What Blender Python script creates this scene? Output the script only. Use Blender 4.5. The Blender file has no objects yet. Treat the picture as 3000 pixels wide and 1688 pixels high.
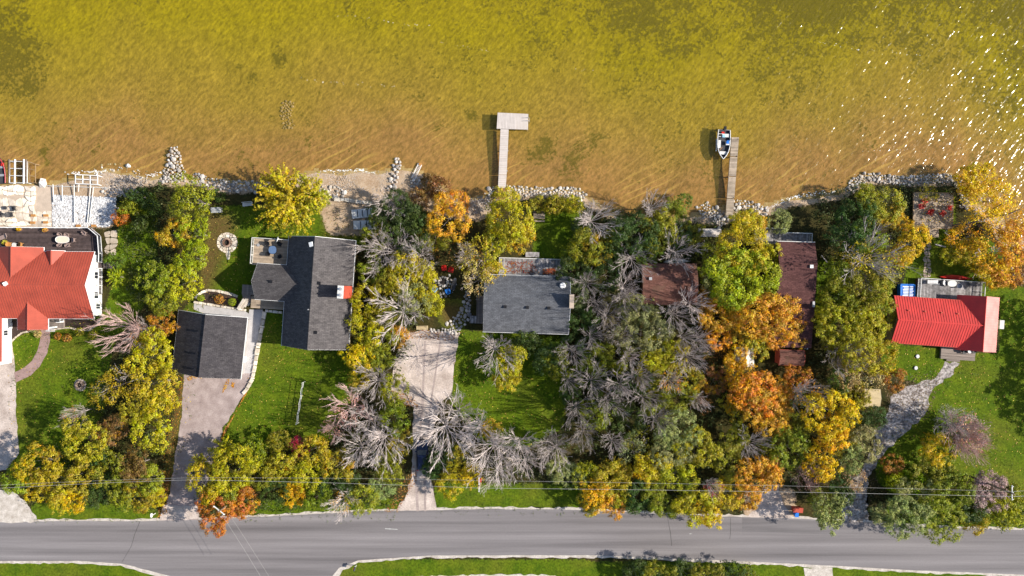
import bpy, bmesh, math, random
import numpy as np
from mathutils import Vector, Matrix
random.seed(7); np.random.seed(7)
RND = random.Random(11)
sc = bpy.context.scene
col = sc.collection
H = 115.0          # height of the drone above the ground, metres
PXM = 18.0         # pixels of the 3000 px photograph per metre of ground
SUN_EL = 33.5
# ------------------------------------------------------------------ camera
cam = bpy.data.cameras.new('camera'); cam_o = bpy.data.objects.new('camera', cam); col.objects.link(cam_o)
cam_o.location = (0, 0, H); cam_o.rotation_euler = (0, 0, 0)
cam.sensor_width = 36.0; cam.lens = 18.0 * H / (1500 / PXM); cam.clip_start = 1; cam.clip_end = 9000
sc.camera = cam_o
# ------------------------------------------------------------------ sky, sun, exposure
w = bpy.data.worlds.new('World'); sc.world = w; w.use_nodes = True
nt = w.node_tree; bg = nt.nodes['Background']
sky = nt.nodes.new('ShaderNodeTexSky'); sky.sky_type = 'NISHITA'; sky.sun_disc = False
sky.sun_elevation = math.radians(SUN_EL); sky.sun_rotation = math.radians(93)
nt.links.new(sky.outputs[0], bg.inputs[0]); bg.inputs[1].default_value = 0.105
sun = bpy.data.lights.new('sun', 'SUN'); sun.energy = 5.0; sun.angle = math.radians(0.5); sun.color = (1.0, 0.93, 0.82)
sun_o = bpy.data.objects.new('sun', sun); col.objects.link(sun_o)
ce = math.cos(math.radians(SUN_EL))
sd_ = Vector((-ce * math.cos(math.radians(3)), ce * math.sin(math.radians(3)), -math.sin(math.radians(SUN_EL))))
sun_o.rotation_euler = sd_.to_track_quat('-Z', 'Y').to_euler(); sun_o.location = (60, 0, 60)
sc.view_settings.view_transform = 'Standard'; sc.view_settings.look = 'None'
sc.view_settings.gamma = 1.0; sc.view_settings.use_curve_mapping = False; sc.view_settings.exposure = 0.66
sc.cycles.max_bounces = 6; sc.cycles.diffuse_bounces = 2; sc.cycles.glossy_bounces = 2; sc.cycles.transparent_max_bounces = 10
sc.cycles.sample_clamp_indirect = 4.0

# ------------------------------------------------------------------ helpers
def P(px, py, z=0.0):
    f = (H - z) / H
    return Vector(((px - 1500) / PXM * f, (844 - py) / PXM * f, z))
def G(x, y):      # world -> photo pixel of a ground point
    return (x * PXM + 1500, 844 - y * PXM)
SHORE = [(-9000,560),(-200,540),(0,535),(110,535),(200,518),(260,506),(320,498),(380,500),(430,515),(470,508),(560,514),(640,522),(700,522),(740,518),
 (870,508),(920,503),(960,499),(1040,499),(1100,508),(1140,494),(1175,490),(1230,500),(1270,522),(1310,553),(1350,570),(1385,574),(1430,563),(1480,558),
 (1700,556),(1730,580),(1770,606),(1850,630),(1920,628),(2000,622),(2040,612),(2100,606),(2150,604),(2190,599),(2240,598),(2280,586),(2320,574),(2400,567),
 (2460,560),(2495,540),(2520,518),(2560,505),(2700,512),(2800,508),(2822,530),(2850,590),(2930,625),(3000,680),(3200,720),(9000,760)]
_sx = np.array([p[0] for p in SHORE], float); _sy = np.array([p[1] for p in SHORE], float)
def shore_d(x, y):
    px = np.asarray(x) * PXM + 1500; py = 844 - np.asarray(y) * PXM
    return (py - np.interp(px, _sx, _sy)) / PXM * 0.9
WATER_Z = -0.5
def terrain(d):
    d = np.asarray(d, float)
    t = np.clip(d / 3.2, 0, 1); land = -0.55 + 0.55 * t * t * (3 - 2 * t)
    wat = -0.55 - 1.3 * (1 - np.exp(-np.clip(-d, 0, None) / 11.0))
    return np.where(d > 0, land, wat)
def tz(x, y): return float(terrain(shore_d(x, y)))
def link(o, parent=None):
    col.objects.link(o)
    if parent: o.parent = parent
    return o
def tag(o, label=None, cat=None, group=None, kind=None):
    if label: o['label'] = label
    if cat: o['category'] = cat
    if group: o['group'] = group
    if kind: o['kind'] = kind
    return o
def thing(name, label, cat, loc=(0, 0, 0), rz=0.0, group=None):
    o = bpy.data.objects.new(name, None); col.objects.link(o); o.location = loc; o.rotation_euler = (0, 0, rz); o.empty_display_size = .3
    return tag(o, label, cat, group)
def dup(o, parent=None, loc=None, rz=None, label=None):
    c = o.copy(); col.objects.link(c)
    if parent is not None: c.parent = parent
    if loc is not None: c.location = loc
    if rz is not None: c.rotation_euler = (0, 0, rz)
    if label: c['label'] = label
    for ch in list(o.children): dup(ch, c)
    return c
class MB:
    def __init__(s): s.v = []; s.f = []; s.r = []; s.cur = None
    def _add(s, vs, fs, r=None):
        n = len(s.v); s.v += [tuple(q) for q in vs]; s.f += [tuple(i + n for i in f) for f in fs]
        s.r += [RND.random() if r is None else r] * len(fs); return s
    def box(s, c, d, rot=(0, 0, 0), r=None):
        m = Matrix.Rotation(rot[2], 3, 'Z') @ Matrix.Rotation(rot[1], 3, 'Y') @ Matrix.Rotation(rot[0], 3, 'X')
        vs = [Vector(c) + m @ Vector((sx * d[0] / 2, sy * d[1] / 2, sz * d[2] / 2)) for sz in (-1, 1) for sx, sy in ((-1, -1), (1, -1), (1, 1), (-1, 1))]
        return s._add(vs, [(3, 2, 1, 0), (4, 5, 6, 7), (0, 1, 5, 4), (1, 2, 6, 5), (2, 3, 7, 6), (3, 0, 4, 7)], r)
    def prism(s, poly, z0, z1, r=None, taper=1.0):
        a = sum(poly[i - 1][0] * poly[i][1] - poly[i][0] * poly[i - 1][1] for i in range(len(poly)))
        if a < 0: poly = poly[::-1]
        n = len(poly); cx = sum(p[0] for p in poly) / n; cy = sum(p[1] for p in poly) / n
        vs = [(p[0], p[1], z0) for p in poly] + [(cx + (p[0] - cx) * taper, cy + (p[1] - cy) * taper, z1) for p in poly]
        return s._add(vs, [tuple(range(n))[::-1], tuple(range(n, 2 * n))] + [(i, (i + 1) % n, (i + 1) % n + n, i + n) for i in range(n)], r)
    def face(s, pts, r=None): return s._add(pts, [tuple(range(len(pts)))], r)
    def extr(s, poly, vec, r=None):     # polygon of 3-D points pushed along vec
        n = len(poly); v = Vector(vec); vs = [Vector(p) for p in poly] + [Vector(p) + v for p in poly]
        return s._add(vs, [tuple(range(n))[::-1], tuple(range(n, 2 * n))] + [(i, (i + 1) % n, (i + 1) % n + n, i + n) for i in range(n)], r)
    def tube(s, pts, rads, n=6, r=None, cap=True):
        pts = [Vector(p) for p in pts]
        if not hasattr(rads, '__len__'): rads = [rads] * len(pts)
        vs = []; fs = []
        for i, p in enumerate(pts):
            d = (pts[min(i + 1, len(pts) - 1)] - pts[max(i - 1, 0)])
            if d.length < 1e-6: d = Vector((0, 0, 1))
            d.normalize(); u = d.cross(Vector((0, 0, 1)) if abs(d.z) < .95 else Vector((1, 0, 0))).normalized(); q = d.cross(u)
            for k in range(n):
                a = 2 * math.pi * (k + .5) / n; vs.append(p + (u * math.cos(a) + q * math.sin(a)) * rads[i])
        for i in range(len(pts) - 1):
            for k in range(n): fs.append((i * n + k, i * n + (k + 1) % n, (i + 1) * n + (k + 1) % n, (i + 1) * n + k))
        if cap: fs += [tuple(range(n))[::-1], tuple(range((len(pts) - 1) * n, len(pts) * n))]
        return s._add(vs, fs, r)
    def cyl(s, c, rad, h, n=12, r=None, top=None):
        c = Vector(c); return s.tube([c, c + Vector((0, 0, h))], [rad, rad if top is None else top], n, r)
    def loft(s, secs, r=None, closed=False, caps=False):
        n = len(secs[0]); vs = [p for q in secs for p in q]; fs = []
        for i in range(len(secs) - 1):
            for k in range(n if closed else n - 1): fs.append((i * n + k, i * n + (k + 1) % n, (i + 1) * n + (k + 1) % n, (i + 1) * n + k))
        if caps: fs += [tuple(range(n))[::-1], tuple(range((len(secs) - 1) * n, len(secs) * n))]
        return s._add(vs, fs, r)
    def mesh(s, name, m, smooth=False):
        me = bpy.data.meshes.new(name); me.from_pydata(s.v, [], s.f); me.materials.append(m)
        a = me.attributes.new('rnd', 'FLOAT', 'FACE'); a.data.foreach_set('value', np.array(s.r, np.float32)); a = me.attributes.new('tone', 'FLOAT', 'FACE'); a.data.foreach_set('value', np.array(s.r, np.float32))
        if smooth: me.polygons.foreach_set('use_smooth', [True] * len(me.polygons))
        me.update(); return me
    def build(s, name, m, parent=None, smooth=False, kind=None, label=None):
        o = bpy.data.objects.new(name, s.mesh(name, m, smooth)); link(o, parent); return tag(o, label=label, kind=kind)
def one(name, m, parent, c, d, rot=(0, 0, 0), label=None): return MB().box(c, d, rot).build(name, m, parent, label=label)

# ------------------------------------------------------------------ materials
def nmat(name):
    m = bpy.data.materials.new(name); m.use_nodes = True; t = m.node_tree
    for n in list(t.nodes): t.nodes.remove(n)
    return m, t, t.nodes.new('ShaderNodeOutputMaterial')
def N(t, typ, **kw):
    n = t.nodes.new(typ)
    for k, v in kw.items():
        if k in n.inputs.keys() if isinstance(k, str) else False: n.inputs[k].default_value = v
        else: setattr(n, k, v)
    return n
def noise(t, vec, scale, detail=4, rough=.55):
    n = t.nodes.new('ShaderNodeTexNoise'); n.inputs['Scale'].default_value = scale; n.inputs['Detail'].default_value = detail; n.inputs['Roughness'].default_value = rough
    t.links.new(vec, n.inputs['Vector']); return n.outputs['Fac']
def ramp(t, fac, stops):
    n = t.nodes.new('ShaderNodeValToRGB'); e = n.color_ramp.elements
    while len(e) < len(stops): e.new(.5)
    for k, (p, c) in enumerate(stops):
        e[k].position = p; e[k].color = (c, c, c, 1) if not hasattr(c, '__len__') else (*c[:3], 1)
    t.links.new(fac, n.inputs[0]); return n.outputs[0]
def mix(t, fac, a, b, typ='MIX'):
    n = t.nodes.new('ShaderNodeMix'); n.data_type = 'RGBA'; n.blend_type = typ
    for s, v in ((n.inputs[0], fac), (n.inputs[6], a), (n.inputs[7], b)):
        if isinstance(v, (int, float)): s.default_value = v
        elif isinstance(v, (tuple, list)): s.default_value = (*v[:3], 1)
        else: t.links.new(v, s)
    return n.outputs[2]
def mth(t, op, a, b=None, c=None):
    n = t.nodes.new('ShaderNodeMath'); n.operation = op
    for s, v in zip(n.inputs, (a, b, c)):
        if v is None: continue
        if isinstance(v, (int, float)): s.default_value = v
        else: t.links.new(v, s)
    return n.outputs[0]
def coords(t, kind='Object', scale=None, rz=0):
    if kind == 'World': o = t.nodes.new('ShaderNodeNewGeometry').outputs['Position']
    else: o = t.nodes.new('ShaderNodeTexCoord').outputs[kind]
    if scale or rz:
        mp = t.nodes.new('ShaderNodeMapping'); t.links.new(o, mp.inputs[0]); mp.inputs['Scale'].default_value = scale or (1, 1, 1); mp.inputs['Rotation'].default_value = (0, 0, rz); o = mp.outputs[0]
    return o
def mat(name, c, rough=.8, var=.2, ns=2.0, c2=None, rnd=0.0, bump=0.0, bs=12.0, space='Object', scale=None, objcol=False, metal=0.0, spec=.3, fine=0.0, fs=30.0, rz=0, detail=4):
    m, t, out = nmat(name); b = t.nodes.new('ShaderNodeBsdfPrincipled'); L = t.links.new
    L(b.outputs[0], out.inputs[0]); b.inputs['Roughness'].default_value = rough; b.inputs['Metallic'].default_value = metal; b.inputs['Specular IOR Level'].default_value = spec
    v = coords(t, space, scale, rz); f = ramp(t, noise(t, v, ns, detail), [(.3, 0), (.7, 1)])
    lo = tuple(x * (1 - var) for x in c); hi = tuple(min(1, x * (1 + var)) for x in (c2 or c))
    cc = mix(t, f, lo, hi)
    if objcol:
        oi = t.nodes.new('ShaderNodeObjectInfo'); cc = mix(t, 1.0, cc, oi.outputs['Color'], 'MULTIPLY')
        cc = mix(t, 1.0, cc, ramp(t, oi.outputs['Random'], [(0, .72), (1, 1.18)]), 'MULTIPLY')
    if rnd:
        a = t.nodes.new('ShaderNodeAttribute'); a.attribute_name = 'rnd'
        cc = mix(t, 1.0, cc, ramp(t, a.outputs['Fac'], [(0, 1 - rnd), (1, 1.0)]), 'MULTIPLY')
    if fine:
        cc = mix(t, 1.0, cc, ramp(t, noise(t, coords(t, space), fs, 2), [(.35, 1 - fine), (.65, 1.0)]), 'MULTIPLY')
    L(cc, b.inputs['Base Color'])
    if bump:
        bn = t.nodes.new('ShaderNodeBump'); bn.inputs['Strength'].default_value = bump; bn.inputs['Distance'].default_value = .05
        L(noise(t, coords(t, space), bs, 3), bn.inputs['Height']); L(bn.outputs[0], b.inputs['Normal'])
    return m
def shingle_mat(name, c, c2, moss=None):
    m, t, out = nmat(name); b = t.nodes.new('ShaderNodeBsdfPrincipled'); L = t.links.new; L(b.outputs[0], out.inputs[0])
    b.inputs['Roughness'].default_value = .92; b.inputs['Specular IOR Level'].default_value = .12
    v = coords(t, 'Object'); br = t.nodes.new('ShaderNodeTexBrick'); L(v, br.inputs[0])
    br.inputs['Scale'].default_value = 1.0; br.inputs['Brick Width'].default_value = .55; br.inputs['Row Height'].default_value = .22; br.inputs['Mortar Size'].default_value = .012
    br.inputs['Color1'].default_value = (*c, 1); br.inputs['Color2'].default_value = (*c2, 1); br.inputs['Mortar'].default_value = (*[x * .45 for x in c], 1); br.inputs['Bias'].default_value = 0.0
    cc = mix(t, 1.0, br.outputs[0], ramp(t, noise(t, v, 1.1, 6, .7), [(.3, .68), (.7, 1.15)]), 'MULTIPLY')
    cc = mix(t, 1.0, cc, ramp(t, noise(t, v, 7.0, 3), [(.3, .7), (.7, 1.2)]), 'MULTIPLY')
    if moss: cc = mix(t, ramp(t, noise(t, v, .8, 5), [(.52, 0), (.68, .7)]), cc, moss)
    L(cc, b.inputs['Base Color'])
    bn = t.nodes.new('ShaderNodeBump'); bn.inputs['Strength'].default_value = .4; bn.inputs['Distance'].default_value = .04; L(noise(t, v, 8, 3), bn.inputs['Height']); L(bn.outputs[0], b.inputs['Normal'])
    return m
def leaf_mat(name, translucency=.28):
    m, t, out = nmat(name); L = t.links.new
    oi = t.nodes.new('ShaderNodeObjectInfo'); at = t.nodes.new('ShaderNodeAttribute'); at.attribute_name = 'rnd'
    v = coords(t, 'World')
    off = t.nodes.new('ShaderNodeVectorMath'); off.operation = 'ADD'; L(v, off.inputs[0])
    cx = t.nodes.new('ShaderNodeCombineXYZ'); L(mth(t, 'MULTIPLY', oi.outputs['Random'], 71.0), cx.inputs[0]); L(cx.outputs[0], off.inputs[1]); v = off.outputs[0]
    n1 = noise(t, v, .42, 3); n2 = noise(t, v, 1.7, 2)
    # alpha of the object colour = how far the crown has turned
    k = mth(t, 'MULTIPLY_ADD', n1, .65, mth(t, 'MULTIPLY', n2, .35)); k = mth(t, 'ADD', k, mth(t, 'MULTIPLY_ADD', oi.outputs['Alpha'], .62, -.31))
    turned = ramp(t, k, [(.5, 0), (.6, 1)])
    c = mix(t, turned, oi.outputs['Color'], mix(t, n2, (.50, .19, .016), (.50, .33, .03)))
    hs = t.nodes.new('ShaderNodeHueSaturation'); L(c, hs.inputs['Color'])
    L(mth(t, 'MULTIPLY_ADD', at.outputs['Fac'], .07, .465), hs.inputs['Hue']); L(ramp(t, n2, [(.25, .90), (.75, 1.12)]), hs.inputs['Saturation'])
    a2 = t.nodes.new('ShaderNodeAttribute'); a2.attribute_name = 'tone'; L(mth(t, 'MULTIPLY_ADD', a2.outputs['Fac'], 1.25, .55), hs.inputs['Value'])
    d = t.nodes.new('ShaderNodeBsdfDiffuse'); L(hs.outputs[0], d.inputs[0]); tr = t.nodes.new('ShaderNodeBsdfTranslucent'); L(hs.outputs[0], tr.inputs[0])
    ms = t.nodes.new('ShaderNodeMixShader'); ms.inputs[0].default_value = translucency; L(d.outputs[0], ms.inputs[1]); L(tr.outputs[0], ms.inputs[2])
    gl = t.nodes.new('ShaderNodeBsdfGlossy'); gl.inputs['Roughness'].default_value = .5; gl.inputs[0].default_value = (1, 1, 1, 1)
    m2 = t.nodes.new('ShaderNodeMixShader'); m2.inputs[0].default_value = .015; L(ms.outputs[0], m2.inputs[1]); L(gl.outputs[0], m2.inputs[2]); L(m2.outputs[0], out.inputs[0])
    return m
M = {}
M['leaf'] = leaf_mat('foliage')
M['bark'] = mat('bark_pale', (.58, .53, .51), .9, .35, 3, bump=.4, objcol=True)
M['barkd'] = mat('bark_dark', (.13, .10, .08), .9, .3, 3, bump=.4)
M['stone'] = mat('stone', (.52, .49, .46), .9, .25, 2.5, objcol=True, bump=.6, bs=6)
M['flag'] = mat('flagstone', (.56, .48, .38), .9, .2, 1.2, c2=(.60, .55, .48), objcol=True, bump=.4, bs=6)
M['concrete'] = mat('concrete', (.48, .46, .46), .9, .12, 1.0, fine=.15, fs=8, space='World')
M['sandcon'] = mat('sandy_concrete', (.50, .40, .31), .9, .12, 1.0, fine=.1, fs=8, space='World')
M['white'] = mat('white_paint', (.80, .80, .79), .5, .04, 2)
M['dirty'] = mat('weathered_white', (.62, .61, .58), .6, .15, 3)
M['siding'] = mat('white_siding', (.78, .78, .76), .6, .05, 1)
M['greigesiding'] = mat('greige_siding', (.36, .34, .33), .7, .08, 1)
M['tansiding'] = mat('tan_siding', (.40, .33, .22), .7, .1, 1)
M['greysiding'] = mat('grey_siding', (.30, .30, .31), .7, .1, 1)
M['brownwall'] = mat('brown_wall', (.12, .06, .045), .8, .2, 1)
M['glass'] = mat('window_glass', (.03, .035, .045), .08, .1, 1, spec=.6)
M['deckgrey'] = mat('grey_boards', (.27, .22, .19), .85, .25, 3, rnd=.4, scale=(.25, 3, 1))
M['deckold'] = mat('old_grey_boards', (.30, .28, .27), .9, .45, 2.2, c2=(.33, .31, .31), rnd=.55)
M['deckdark'] = mat('dark_stained_boards', (.085, .062, .060), .8, .35, 2, rnd=.5)
M['decktan'] = mat('tan_boards', (.42, .33, .24), .85, .2, 2, rnd=.35)
M['dockpale'] = mat('pale_dock_boards', (.56, .50, .46), .8, .08, 1.2, rnd=.10)
M['dockwood'] = mat('worn_dock_planks', (.42, .34, .26), .9, .22, 1.6, rnd=.38)
M['rust'] = mat('redwood_steps', (.32, .14, .09), .85, .2, 2, rnd=.35)
M['wood'] = mat('wood', (.34, .23, .13), .8, .2, 4, rnd=.3)
M['timber'] = mat('orange_timber', (.42, .20, .06), .8, .2, 4)
M['wicker'] = mat('wicker', (.33, .17, .08), .8, .25, 9)
M['taupe'] = mat('taupe_wicker', (.26, .19, .17), .8, .25, 9)
M['cream'] = mat('cream_table', (.72, .58, .45), .5, .05, 2)
M['black'] = mat('black_metal', (.012, .012, .014), .5, .2, 3)
M['darkgrey'] = mat('dark_grey_plastic', (.05, .05, .055), .6, .2, 3)
M['grey'] = mat('grey_metal', (.42, .42, .43), .45, .1, 3, metal=.4)
M['alu'] = mat('aluminium', (.62, .62, .62), .35, .08, 3, metal=.5)
M['red'] = mat('red_plastic', (.55, .02, .012), .45, .08, 3)
M['redpaint'] = mat('faded_red_paint', (.42, .07, .04), .7, .2, 2)
M['blue'] = mat('blue_plastic', (.02, .17, .60), .4, .08, 3)
M['paleblue'] = mat('pale_blue_plastic', (.30, .55, .75), .4, .08, 3)
M['blueglass'] = mat('blue_table_glass', (.10, .16, .28), .15, .1, 3, spec=.5)
M['green'] = mat('green_plastic', (.04, .28, .03), .5, .1, 3)
M['char'] = mat('charred_ash', (.03, .025, .022), .95, .4, 8)
M['ash'] = mat('rusty_steel', (.16, .085, .06), .8, .3, 6)
M['mulch'] = mat('mulch', (.055, .035, .028), .95, .4, 4, fine=.4, space='World')
M['redmetal'] = mat('orange_red_metal_roof', (.36, .066, .038), .55, .16, .5, spec=.4, rnd=.06)
M['glarered'] = mat('sun_glared_red_metal_roof', (.54, .19, .17), .5, .2, .8, spec=.5, rnd=.2)  # same red roof metal, with the east slope's sun glare painted into the colour
M['redmetal2'] = mat('bright_red_metal_roof', (.58, .045, .034), .44, .16, .5, spec=.5, rnd=.06)
M['shingle'] = shingle_mat('charcoal_shingles', (.050, .046, .051), (.074, .068, .072))
M['shinglel'] = shingle_mat('grey_shingles', (.080, .073, .075), (.118, .108, .108))
M['shinglebl'] = shingle_mat('slate_shingles', (.108, .112, .125), (.145, .150, .165))
M['shinglebr'] = shingle_mat('brown_shingles', (.145, .066, .05), (.20, .095, .075), moss=(.12, .075, .05))
M['shinglepl'] = shingle_mat('plum_brown_shingles', (.095, .042, .040), (.135, .062, .057))
M['sidingroof'] = mat('flat_white_roof', (.58, .56, .52), .8, .3, 1.5)
M['tanroof'] = mat('tan_roof', (.48, .38, .22), .85, .15, 2)
M['carpaint'] = mat('dark_blue_car_paint', (.010, .017, .055), .22, .05, 2, spec=.6)
M['rubber'] = mat('rubber', (.015, .015, .015), .9, .2, 5)
M['lampred'] = mat('tail_lamp_red', (.35, .01, .01), .2, .05, 3)
M['lampclear'] = mat('headlamp_clear', (.6, .6, .62), .1, .05, 3)
M['wire'] = mat('aluminium_wire', (.36, .35, .33), .5, .05, 3)
M['pole'] = mat('weathered_pole', (.17, .12, .09), .9, .3, 3)
M['foam_glint'] = mat('foam_glint', (.85, .85, .82), .9, .05, 3)
# ================================================================== THE SETTING
def inpoly(px, py, poly):
    x = np.asarray(px, float); y = np.asarray(py, float); r = np.zeros(x.shape, bool)
    for i in range(len(poly)):
        x1, y1 = poly[i - 1]; x2, y2 = poly[i]
        if y1 == y2: continue
        c = ((y1 > y) != (y2 > y)) & (x < (x2 - x1) * (y - y1) / (y2 - y1) + x1); r ^= c
    return r
LAWNS = [
 [(20,1000),(120,960),(300,930),(330,830),(300,760),(345,740),(345,600),(460,560),(460,800),(420,900),(330,1010),(310,1200),(190,1380),(30,1360)],
 [(610,600),(1000,612),(1070,690),(1050,730),(850,720),(740,900),(600,900),(545,1330),(470,1490),(490,1300),(540,1080),(540,900),(580,860),(600,720)],
 [(770,905),(835,905),(825,1015),(1030,1030),(1070,1100),(960,1310),(640,1320),(655,1250),(715,1160),(745,1010)],
 [(1560,615),(1700,605),(1710,770),(1560,760)],
 [(1340,970),(1665,985),(1655,1250),(1560,1310),(1420,1310),(1318,1180)],
 [(90,1470),(460,1480),(470,1530),(90,1530)], [(700,1470),(1170,1460),(1170,1530),(700,1530)], [(1275,1410),(1700,1420),(1700,1510),(1275,1510)],
 [(2590,1005),(2760,1020),(2930,1040),(2930,850),(3060,850),(3060,1440),(2860,1410),(2570,1425),(2560,1330),(2720,1130),(2640,1110),(2580,1080)],
 [(2390,760),(2500,770),(2450,960),(2390,960)], [(2680,690),(2900,700),(3000,850),(2930,900),(2640,850)],
 [(-150000,1640),(1100,1640),(3060,1650),(150000,1700),(150000,150000),(-150000,150000)], [(3050,760),(150000,800),(150000,1600),(3050,1560)], [(-150000,700),(-300,700),(-60,1640),(-150000,1640)], [(1270,880),(1370,880),(1360,965),(1290,960)], [(2700,560),(2800,560),(2800,700),(2700,700)],
 [(2600,1430),(3060,1450),(3060,1580),(2600,1570)] ]
SANDS = [
 [(0,530),(300,500),(440,520),(400,560),(340,570),(340,670),(0,670)], [(560,515),(740,520),(740,570),(600,560)], [(830,500),(1160,490),(1160,600),(1120,690),(960,690),(940,620),(840,560)],
 [(1160,495),(1300,560),(1430,570),(1440,640),(1360,650),(1170,590)], [(2040,600),(2300,575),(2300,620),(2100,660),(2040,650)], [(2870,600),(3060,660),(3060,740),(2930,720)],
 [(2180,1430),(2330,1430),(2330,1530),(2180,1530)] ]
DULL = [[(1270,880),(1370,880),(1360,965),(1290,960)], [(600,600),(700,640),(600,900),(560,900)], [(500,1100),(560,1100),(500,1500),(460,1500)], [(960,600),(1110,600),(1100,690),(960,690)]]
def blur(a, k):
    for ax in (0, 1):
        s = np.zeros_like(a)
        for d in range(-k, k + 1): s += np.roll(a, d, ax)
        a = s / (2 * k + 1)
    return a
xs = np.concatenate([[-8000, -2000, -600, -250, -150, -115], np.arange(-100, 100.01, .4), [115, 150, 250, 600, 2000, 8000]])
ys = np.concatenate([[-8000, -2000, -600, -250, -130, -80], np.arange(-60, 60.01, .4), [80, 130, 250, 600, 2000, 8000]])
X, Y = np.meshgrid(xs, ys); D = shore_d(X, Y); rng = np.random.RandomState(3)
def smooth_noise(shape, k): return blur(blur(rng.rand(*shape), k), k)
nz = smooth_noise(D.shape, 4); nz = (nz - nz.mean()) / nz.std()
D = D + np.where(np.abs(D) < 8, nz * .22, 0)
Z = terrain(D); Z += np.where(D < -1.5, nz * .05, 0)
PX, PY = G(X, Y)
lawn = np.zeros(D.shape); sand = np.zeros(D.shape); dull = np.zeros(D.shape)
for p in LAWNS: lawn[inpoly(PX, PY, p)] = 1
for p in SANDS: sand[inpoly(PX, PY, p)] = 1
for p in DULL: dull[inpoly(PX, PY, p)] = 1
sand[(D < 1.4)] = 1
lawn = blur(lawn, 2); sand = blur(sand, 2); dull = blur(dull, 3)
ny, nx = D.shape
idx = np.arange(nx * ny).reshape(ny, nx)
quads = np.stack([idx[:-1, :-1], idx[:-1, 1:], idx[1:, 1:], idx[1:, :-1]], -1).reshape(-1, 4)
wet = (D[:-1, :-1] + D[1:, 1:]).reshape(-1) / 2 < 0
def ground_material():
    m, t, out = nmat('ground_cover'); L = t.links.new; b = t.nodes.new('ShaderNodeBsdfPrincipled'); L(b.outputs[0], out.inputs[0]); b.inputs['Roughness'].default_value = .95; b.inputs['Specular IOR Level'].default_value = .1
    v = coords(t, 'World'); at = t.nodes.new('ShaderNodeAttribute'); at.attribute_name = 'zone'; sp = t.nodes.new('ShaderNodeSeparateColor'); L(at.outputs['Color'], sp.inputs[0])
    n0 = noise(t, v, .12, 5); n1 = noise(t, v, .55, 5, .6); n2 = noise(t, v, 3.0, 5, .65); n3 = noise(t, v, 11, 3)
    g = mix(t, ramp(t, n1, [(.3, 0), (.7, 1)]), (.048, .098, .004), (.130, .178, .008))
    g = mix(t, ramp(t, n0, [(.48, 0), (.72, .45)]), g, (.16, .14, .02))
    g = mix(t, sp.outputs[2], g, mix(t, n2, (.15, .09, .035), (.10, .085, .018)))
    g = mix(t, 1.0, g, ramp(t, n2, [(.3, .5), (.7, 1.35)]), 'MULTIPLY'); g = mix(t, 1.0, g, ramp(t, n3, [(.3, .7), (.7, 1.2)]), 'MULTIPLY')
    s = mix(t, ramp(t, n1, [(.3, 0), (.7, 1)]), (.30, .19, .10), (.50, .37, .25)); s = mix(t, ramp(t, n3, [(.5, 0), (.72, 1)]), s, (.60, .52, .44))
    s = mix(t, ramp(t, n2, [(.55, 0), (.75, .8)]), s, (.15, .085, .04))
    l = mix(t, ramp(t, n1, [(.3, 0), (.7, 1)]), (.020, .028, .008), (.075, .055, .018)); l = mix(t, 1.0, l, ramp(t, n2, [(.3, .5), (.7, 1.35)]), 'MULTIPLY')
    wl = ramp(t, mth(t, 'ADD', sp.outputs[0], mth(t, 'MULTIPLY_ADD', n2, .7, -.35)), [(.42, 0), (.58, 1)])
    ws = ramp(t, mth(t, 'ADD', sp.outputs[1], mth(t, 'MULTIPLY_ADD', n2, .9, -.45)), [(.42, 0), (.58, 1)])
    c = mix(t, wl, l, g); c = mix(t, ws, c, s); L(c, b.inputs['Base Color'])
    bn = t.nodes.new('ShaderNodeBump'); bn.inputs['Strength'].default_value = .55; bn.inputs['Distance'].default_value = .12; L(mth(t, 'ADD', n3, n2), bn.inputs['Height']); L(bn.outputs[0], b.inputs['Normal'])
    return m
def coords2(t, deg, scale):      # turned first, then stretched: crests run at deg from the x axis
    m1 = t.nodes.new('ShaderNodeMapping'); t.links.new(coords(t, 'World'), m1.inputs[0]); m1.inputs['Rotation'].default_value = (0, 0, math.radians(-deg))
    m2 = t.nodes.new('ShaderNodeMapping'); t.links.new(m1.outputs[0], m2.inputs[0]); m2.inputs['Scale'].default_value = scale; return m2.outputs[0]
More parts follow.
